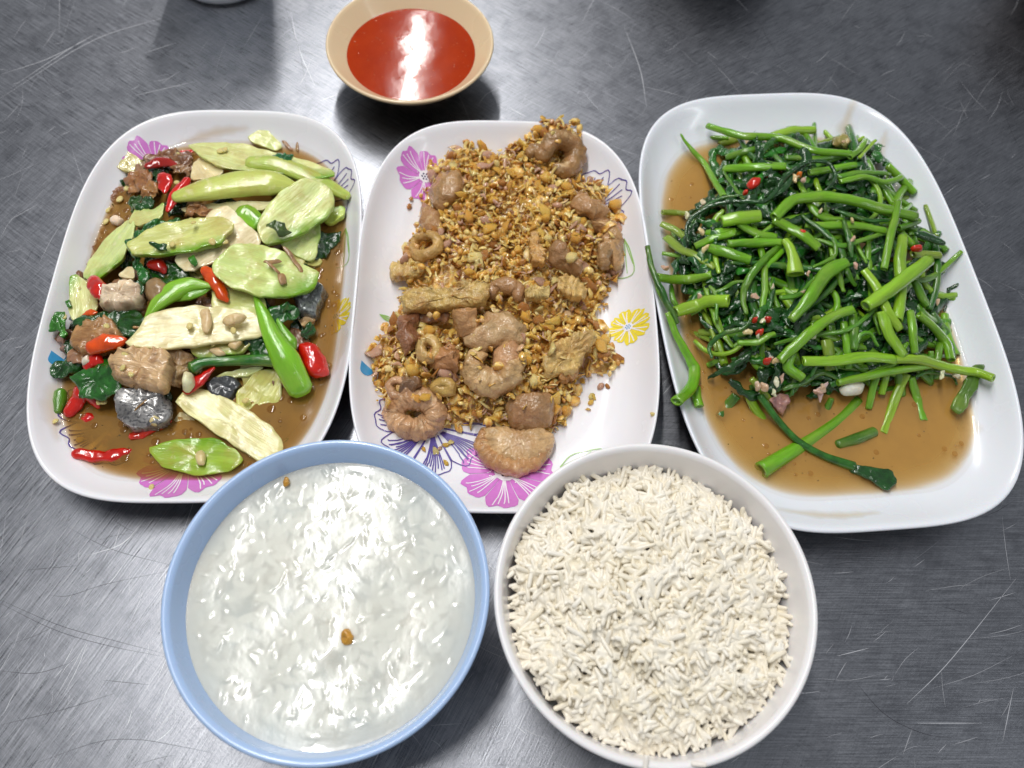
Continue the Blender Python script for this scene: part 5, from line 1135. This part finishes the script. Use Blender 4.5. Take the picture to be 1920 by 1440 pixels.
S = [
 (c5([(360, 172), (520, 205), (700, 245), (900, 285), (1070, 312)]), 17, 'b', 'long straight stem lying across the heap end away from the rice bowl', .006),
 (c5([(680, 225), (780, 210), (890, 192)]), 22, 'l', 'thick short stem crossing under the long straight end stem', .003),
 (c5([(228, 215), (280, 290), (340, 380), (400, 470), (440, 520)]), 14, 'b', 'stem leaning out over the amber pool with a dark tip', .006, [.35, .8, 1, 1, 1]),
 (c5([(440, 385), (600, 380), (745, 372)]), 21, 'b', 'thick level stem above the red chili bits', .006),
 (c5([(450, 330), (560, 300), (680, 270)]), 16, 'm', 'short slanting stem between the long straight stem and its neighbour', .002),
 (c5([(740, 330), (900, 330), (1060, 310)]), 14, 'm', 'thin level stem behind the garlic knot', .004),
 (c5([(860, 405), (980, 390), (1092, 368)]), 15, 'b', 'short stem ending behind the dark shoot loop', .005),
 (c5([(1000, 425), (1120, 415), (1255, 408)]), 13, 'm', 'cut stem poking toward the outer wall, beside its curved twin', .004),
 (c5([(1010, 450), (1120, 445), (1220, 450), (1320, 424)]), 13, 'b', 'curved cut stem poking toward the outer wall', .005),
 (c5([(1060, 330), (1110, 290), (1140, 245)]), 13, 'b', 'short upright stem tip by the sauce streaks', .006),
 (c5([(1110, 330), (1150, 280), (1190, 245)]), 8, 'l', 'pale pointed stem tip next to the sauce streaks', .006),
 (c5([(690, 625), (740, 570), (820, 530), (950, 520), (1080, 545), (1220, 588), (1390, 622)]), 23, 'b', 'bright thick stem arching high over the middle', .011),
 (c5([(685, 630), (760, 680), (830, 730), (905, 775)]), 22, 'b', 'bright stem bending down from the foot of the arch', .010),
 (c5([(430, 645), (520, 632), (620, 618)]), 27, 'l', 'short fat lime stem beside the foot of the arch', .009),
 (c5([(515, 655), (600, 690), (700, 722)]), 17, 'b', 'stem running from the fat lime stem to the fork', .007),
 (c5([(350, 700), (420, 690), (500, 690)]), 16, 'b', 'short level stem under the fat lime stem', .006),
 (c5([(840, 662), (960, 668), (1100, 682), (1240, 692)]), 17, 'b', 'level stem below the arch', .007),
 (c5([(1300, 548), (1280, 640), (1255, 760), (1230, 880)]), 15, 'b', 'long stem standing up beside the arch end', .012),
 (c5([(1325, 722), (1315, 850), (1300, 1000), (1295, 1131)]), 22, 'l', 'thick lime stem running under the wide diagonal stem end', .009),
 (c5([(1450, 835), (1340, 920), (1240, 990), (1140, 1062)]), 26, 'l', 'wide bright stem lying diagonally on top', .013),
 (c5([(1130, 882), (1180, 970), (1250, 1080), (1310, 1180)]), 19, 'l', 'pale stem passing beneath the wide diagonal stem', .009),
 (c5([(158, 722), (230, 790), (310, 840), (400, 872)]), 20, 'o', 'olive stem slanting in from the rim beside the garlic plate', .006),
 (c5([(130, 655), (190, 690), (245, 722)]), 16, 'o', 'short olive stem end on the wall beside the garlic plate', .004),
 (c5([(135, 600), (200, 610), (260, 605)]), 13, 'o', 'small olive stub above the amber pool edge', .003),
 (c5([(108, 922), (240, 920), (380, 908)]), 19, 'b', 'level stem reaching the rim beside the garlic plate', .007),
 (c5([(200, 1092), (300, 1062), (380, 1045), (465, 1038)]), 25, 'l', 'fat bright stem with a yellow cut end facing the garlic plate', .009),
 (c5([(295, 768), (380, 730), (490, 700)]), 16, 'b', 'stem rising toward the fat lime stem', .007),
 (c5([(460, 755), (590, 750), (725, 748)]), 18, 'b', 'level stem beside the fork', .008),
 (c5([(740, 735), (770, 810), (795, 905)]), 21, 'l', 'forked stem ending in a flared cut', .010, [.6, .8, 1, 1.2, 1.6]),
 (c5([(370, 775), (460, 800), (570, 835)]), 21, 'b', 'smooth bright stem between the fork and the olive stem', .008),
 (c5([(1045, 842), (960, 920), (860, 1020), (770, 1131)]), 24, 'b', 'wide bright stem sloping from a pale cut end', .013, [.9, 1.2, 1.05, .9, .6]),
 (c5([(1000, 850), (900, 900), (800, 1000), (720, 1020)]), 11, 'm', 'thin stem beside the wide sloping stem', .010),
 (c5([(1370, 805), (1440, 800), (1505, 812)]), 17, 'o', 'short stem end at the outer wall under the dark rolled leaf', .004),
 (c5([(1380, 940), (1410, 1010), (1440, 1060)]), 16, 'm', 'short stem under the outer end of the diagonal stem', .006),
 (c5([(1360, 640), (1390, 665), (1300, 680)]), 15, 'm', 'stub curling at the end of the arch', .006),
 (c6([(830, 255), (1000, 232), (1150, 232), (1285, 245)]), 21, 'l', 'pale flat stem along the heap edge facing the open pool', .010),
 (c6([(1270, 250), (1400, 265), (1560, 285), (1680, 310), (1770, 340)]), 19, 'l', 'longest stem poking out past the outer plate wall', .009),
 (c6([(1000, 362), (1130, 325), (1290, 298), (1480, 272)]), 15, 'b', 'stem lying just below the pale flat stem', .008),
 (c6([(712, 255), (790, 180), (880, 110), (980, 45), (1080, 0)]), 19, 'b', 'long stem climbing diagonally up from the open pool side', .012),
 (c6([(510, 165), (600, 160), (660, 140), (690, 120)]), 12, 'b', 'short curved stem by the cluster of red chili bits', .009),
 (c6([(1340, 318), (1300, 420), (1260, 520), (1225, 612)]), 17, 'l', 'stem dipping straight into the open pool', .003),
 (c6([(1365, 335), (1395, 430), (1425, 550)]), 17, 'b', 'stem dipping into the pool beside its longer neighbour', .003),
 (c6([(1215, 280), (1185, 390), (1155, 490)]), 13, 'b', 'thin stem hanging down to the pool', .004),
 (c6([(1240, 320), (1220, 420)]), 14, 'l', 'short pale stem between the hanging stems', .003),
 (c6([(775, 220), (790, 290), (830, 340)]), 19, 'b', 'bent stem knot at the heap edge facing the open pool', .009),
 (c6([(1560, 250), (1520, 150), (1470, 80), (1400, 25)]), 17, 'b', 'stem curving down the outer side of the heap', .005),
 (c6([(1570, 240), (1540, 140), (1470, 20)]), 14, 'd', 'dark stem outside the curving outer stem', .003),
 (c6([(1360, 10), (1370, 100), (1380, 215)]), 15, 'b', 'upright stem beside the pale passing stem', .009),
 (c6([(1215, 10), (1270, 120), (1330, 230)]), 21, 'l', 'fat lime stem reaching the pale flat stem', .010),
 (c6([(1075, 20), (1085, 110), (1080, 200)]), 17, 'm', 'upright green stem crossing behind the small green loop', .007),
 (c6([(1030, 60), (1045, 180), (1055, 290)]), 15, 'b', 'upright stem ending at the bright flat stem', .006),
 (c6([(945, 150), (960, 220), (965, 300)]), 22, 'o', 'short fat olive stem in the shade behind the pale flat stem', .004),
 (c6([(560, 420), (590, 490), (640, 545)]), 17, 'l', 'short stem bending into the open pool by the dark stub', .002),
 (c6([(500, 425), (450, 490), (420, 530)]), 19, 'd', 'dark green stub at the edge of the open pool', .002),
 (c6([(970, 440), (930, 510), (880, 570)]), 13, 'm', 'thin stem slipping under the pool surface', .001),
 (c6([(160, 15), (215, 140), (262, 240), (285, 320), (265, 385), (205, 455)]), 22, 'b', 'bright stem hanging over the rim onto the garlic plate side', .006, [.5, .7, .9, 1, 1.05]),
 (c6([(300, 380), (310, 430), (318, 480)]), 18, 'b', 'short stem end beside the stem over the rim', .003),
 (c5([(62, 768), (100, 870), (140, 1000), (180, 1100), (210, 1150)]), 12, 'd', 'dark thin stem leaning out past the rim beside the garlic plate', .008),
 (c5([(90, 900), (130, 990), (170, 1080)]), 11, 'm', 'green thin stem beside the dark leaning one', .006),
]
for row in S: stem(*row[:4], off=row[4], flare=row[5] if len(row) > 5 else None)
# thin wilted shoots and loops
shoots = [
 (c5([(265, 745), (255, 680), (300, 610), (400, 560), (520, 545), (640, 545), (700, 490), (750, 420), (850, 355), (950, 355), (990, 420), (960, 470), (920, 505)]), 9, 'k', 'long dark shoot looping over the fat lime stem and garlic', .012),
 (c5([(280, 650), (340, 580), (430, 530), (530, 515)]), 8, 'd', 'thin dark arc inside the start of the long loop', .011),
 (c5([(440, 400), (480, 460), (540, 540), (600, 560)]), 8, 'm', 'fine green shoot below the thick level stem', .008),
 (c5([(860, 350), (780, 420), (740, 480), (640, 550)]), 13, 'k', 'dark twisted shoot beside the garlic knot', .010),
 (c5([(990, 590), (1080, 620), (1160, 640), (1250, 640)]), 11, 'd', 'dark shoot following the underside of the arch', .007),
 (c5([(1390, 705), (1450, 725), (1525, 752)]), 20, 'k', 'dark rolled leaf at the outer plate wall', .007),
 (c5([(940, 690), (985, 750), (980, 820), (880, 870)]), 10, 'm', 'curved shoot under the fork', .009),
 (c5([(370, 965), (400, 1010), (405, 1131)]), 9, 'm', 'upright thin shoot beside the fat bright stem', .010),
 (c5([(180, 960), (190, 1030), (230, 1090)]), 12, 'm', 'short shoot above the yellow cut end', .007),
 (c5([(1030, 640), (1060, 740), (1070, 820)]), 13, 'd', 'dark upright shoot below the arch', .010),
 (c6([(380, 240), (370, 180), (440, 120), (540, 90), (590, 20)]), 9, 'd', 'dark looping shoot around the red chili bits', .012),
 (c6([(1090, 200), (1110, 130), (1160, 120), (1200, 180)]), 9, 'm', 'small green loop under the long climbing stem', .008),
 (c6([(870, 330), (900, 270), (960, 240), (1000, 300)]), 9, 'd', 'dark loop below the pale flat stem', .009),
 (c6([(1390, 330), (1450, 310), (1560, 330), (1590, 370)]), 9, 'd', 'dark thin loop by the longest poking stem', .005),
]
for pts, w, t, lab, off in shoots:
    r = w/2/PXR; tube('spinach_shoot', rp(pts, off), [r*.7, r, r, r*.9, r*.6], M['leaf'] if t == 'k' else M['green'], G[t], lab, 'stem', sides=8, n=10*len(pts), flat=.7, rough=.0004, rfr=260)
# pieces in the open pool
tube('spinach_shoot', [at(x, y, z) for x, y, z in c6([(620, 430, .019), (700, 540, .0145), (800, 645, .0122), (930, 722, .0116), (1080, 775, .0116)])], [.0020, .0019, .0018, .0020, .0026], M['leaf'], G['d'], 'long dark shoot trailing across the open amber pool', 'stem', sides=10, n=40)
slab('wilted_spinach', c6([(1060, 758), (1150, 778), (1262, 788), (1284, 845), (1252, 895), (1160, 840), (1070, 800)]), None, 0, .0016, M['leaf'], G['k'], 'dark flared leaf end of the trailing shoot', 'leaf', 'leaf', rough=.0012, rfr=160, zfix=.0108, tilt=(.02, 0))
tube('water_spinach', [at(x, y, z) for x, y, z in c6([(622, 795, .0104), (720, 735, .0096), (860, 650, .0080), (1000, 550, .0075), (1100, 450, .008)])], [.0046, .0042, .0038, .0036, .0034], M['green'], G['b'], 'bright stem sunk in the pool with its cut end out', 'stem', sides=14, n=30, hollow=.002)
tube('water_spinach', [at(x, y, z) for x, y, z in c6([(1000, 668, .0098), (1090, 640, .0102), (1180, 605, .0098)])], [.0026, .0032, .0030], M['green'], lin(66, 112, 26), 'short dark green stem floating in the pool', 'stem', sides=12)
slab('wilted_spinach', c6([(1560, 470), (1620, 380), (1660, 280), (1715, 285), (1690, 370), (1620, 520)]), None, 0, .0022, M['green'], lin(82, 116, 36), 'flat olive leaf stalk resting on the outer plate wall', 'leaf', 'leaf', rough=.0008, zfix=.0145, tilt=(.12, .05))
# wilted dark leaves and the mass of stems beneath
def inside(margin):
    for _ in range(60):
        x, y = random.uniform(1230, 1790), random.uniform(250, 770); w = at(x, y, .02)
        if poly_dist(w.x, w.y, HR.poly) > margin: return x, y
    return x, y
for i in range(200):
    x, y = inside(.003); L = random.uniform(60, 150); a = random.choice((random.gauss(.15, .35), random.gauss(1.2, .35), random.uniform(0, 3.14))); k = random.gauss(0, .18)
    d = random.random(); off = -.012+.0145*d
    pts = [(x+math.cos(a+k*t*4)*L*t, y+math.sin(a+k*t*4)*L*t) for t in (-.5, -.25, 0, .25, .5)]
    if any(poly_dist(*tuple(at(q[0], q[1], .02))[:2], HR.poly) < .0 for q in pts): L *= .5; pts = [(x+math.cos(a)*L*t, y+math.sin(a)*L*t) for t in (-.5, 0, .5)]
    w = random.uniform(9, 19); r = w/2/PXR
    tube('water_spinach', rp(pts, off), [r*.9, r, r, r*.9], M['green'], G[random.choice('bbmmdol')], 'cut green stem woven into the water spinach tangle', 'stem', 'stems woven into the tangle', sides=9, n=16, hollow=.0015, flat=.85)
for i in range(330):
    x, y = inside(.007)
    lefty = x < 1520
    L = random.uniform(60, 150); a = random.gauss(-.45, .5) if random.random() < .7 else random.uniform(0, 3.14); k = random.gauss(0, .5)
    off = random.uniform(-.006, .0075 if lefty else .003)
    pts = [(x+math.cos(a+k*t*2)*L*t, y+math.sin(a+k*t*2)*L*t, .002*math.sin(t*7+i)) for t in (-.5, -.25, 0, .25, .5)]
    if any(poly_dist(*tuple(at(q[0], q[1], .02))[:2], HR.poly) < .002 for q in pts): continue
    strip_leaf('wilted_spinach', rp(pts, off), random.uniform(11, 28)/PXR, G['k'] if random.random() < .55 else G['d'], 'dark wilted leaf crumpled into the water spinach tangle', 'leaf', 'wilted leaves in the tangle', crinkle=random.uniform(.0009, .0022))
for i in range(55):   # limp thin shoots draped over the top
    x, y = inside(.010); L = random.uniform(110, 250); a = random.choice((random.gauss(.2, .3), random.gauss(-.6, .35), random.gauss(1.3, .3))); k = random.gauss(0, .55)
    pts = [(x+math.cos(a+k*t)*L*t, y+math.sin(a+k*t)*L*t+18*math.sin(t*5+i)*random.uniform(.3, 1), .002*math.sin(t*6+i)) for t in (-.5, -.3, -.1, .1, .3, .5)]
    if any(poly_dist(*tuple(at(q[0], q[1], .02))[:2], HR.poly) < .001 for q in pts): continue
    w = random.uniform(8, 15); r = w/2/PXR
    tube('spinach_shoot', rp(pts, random.uniform(.000, .0075)), [r*.6, r, r*1.1, r, r*.6], M['green'], G[random.choice('bmmddl')], 'limp thin shoot draped over the water spinach tangle', 'stem', 'limp shoots draped over the tangle', sides=8, n=34, flat=random.uniform(.45, .8), rough=.0005, rfr=200)
# chopped garlic and chili
gb = c5([(810, 415), (835, 440), (790, 430), (350, 775), (320, 1010), (680, 965), (830, 990), (860, 900), (590, 1010), (1090, 860), (1075, 635), (920, 590), (1080, 730), (340, 545), (1030, 250), (1050, 245), (260, 610), (330, 690), (150, 870), (1500, 1040)]) + \
     c6([(560, 110), (610, 125), (640, 50), (670, 240), (695, 250), (700, 355), (730, 340), (640, 380), (605, 375), (690, 412), (910, 400), (930, 385), (880, 135), (1520, 318), (1590, 325)])
for i, (x, y) in enumerate(gb):
    s = random.uniform(5, 11); a0 = random.uniform(0, 3.14)
    pts = [(x+s*math.cos(t)*math.cos(a0)-s*.5*math.sin(t)*math.sin(a0), y+s*math.cos(t)*math.sin(a0)+s*.5*math.sin(t)*math.cos(a0)) for t in [6.283*q/7+random.uniform(-.3, .3) for q in range(7)]]
    slab('garlic_bit', pts, HR, .010, .0016, M['pale'], random.choice((lin(228, 218, 184), lin(212, 190, 142), lin(200, 168, 146))), 'chopped pale garlic bit caught among the spinach stems', 'garlic', 'dome', group='garlic bits in the spinach', rough=.0009, rfr=400, n=18)
slab('garlic_bit', c6([(1010, 385), (1060, 355), (1140, 360), (1130, 405), (1040, 415)]), HR, .003, .004, M['pale'], lin(240, 236, 220), 'white whole garlic clove lying where the spinach meets the open pool', 'garlic', 'dome', n=24)
slab('shallot_piece', c6([(660, 450), (720, 430), (770, 440), (745, 510), (715, 500)]), HR, .004, .002, M['pale'], lin(178, 132, 124), 'torn pinkish shallot piece above the trailing shoot', 'shallot', 'leaf', rough=.002, n=24)
slab('shallot_piece', c6([(890, 395), (950, 360), (930, 410), (925, 455), (910, 420)]), HR, .008, .0015, M['pale'], lin(214, 180, 180), 'pink forked shallot sliver near the white clove', 'shallot', 'leaf', rough=.001, n=24)
slab('garlic_knot', c5([(975, 245), (1000, 212), (1050, 215), (1075, 250), (1040, 275), (990, 270)]), HR, .003, .005, M['pale'], lin(150, 140, 80), 'brown green garlic knob on the plate wall by the sauce smear', 'garlic', 'dome', rough=.002, rfr=300, n=24)
for pts, lab in ((c5([(555, 450), (580, 420), (625, 430), (615, 465), (575, 480)]), 'largest red chili bit in the spinach, below the thick level stem'), (c5([(535, 490), (560, 485), (560, 505), (540, 508)]), 'red chili crumb under the largest chili bit'),
                 (c5([(805, 680), (850, 690), (845, 715), (815, 705)]), 'red chili bit below the bright arching stem'), (c5([(1365, 765), (1420, 755), (1425, 785), (1370, 785)]), 'red chili strip at the outer plate wall'), (c5([(800, 400), (830, 400), (825, 420), (805, 418)]), 'orange chili bit in the garlic inside the dark loop'),
                 (c6([(580, 40), (610, 35), (605, 60), (585, 58)]), 'red chili bit highest in the dark looping shoot'), (c6([(645, 30), (680, 40), (670, 60), (640, 50)]), 'red chili wide chili bit beside the dark looping shoot highest one'), (c6([(600, 100), (640, 95), (635, 120), (605, 120)]), 'red chili bit beside a garlic sliver'), (c6([(635, 240), (680, 240), (670, 265), (640, 262)]), 'red chili bit with garlic where leaves meet the open pool')):
    slab('red_chili', pts, HR, .010, .003, M['chili'], lin(206, 40, 10) if 'orange' not in lab else lin(224, 120, 20), lab, 'chili', 'dome', n=18)
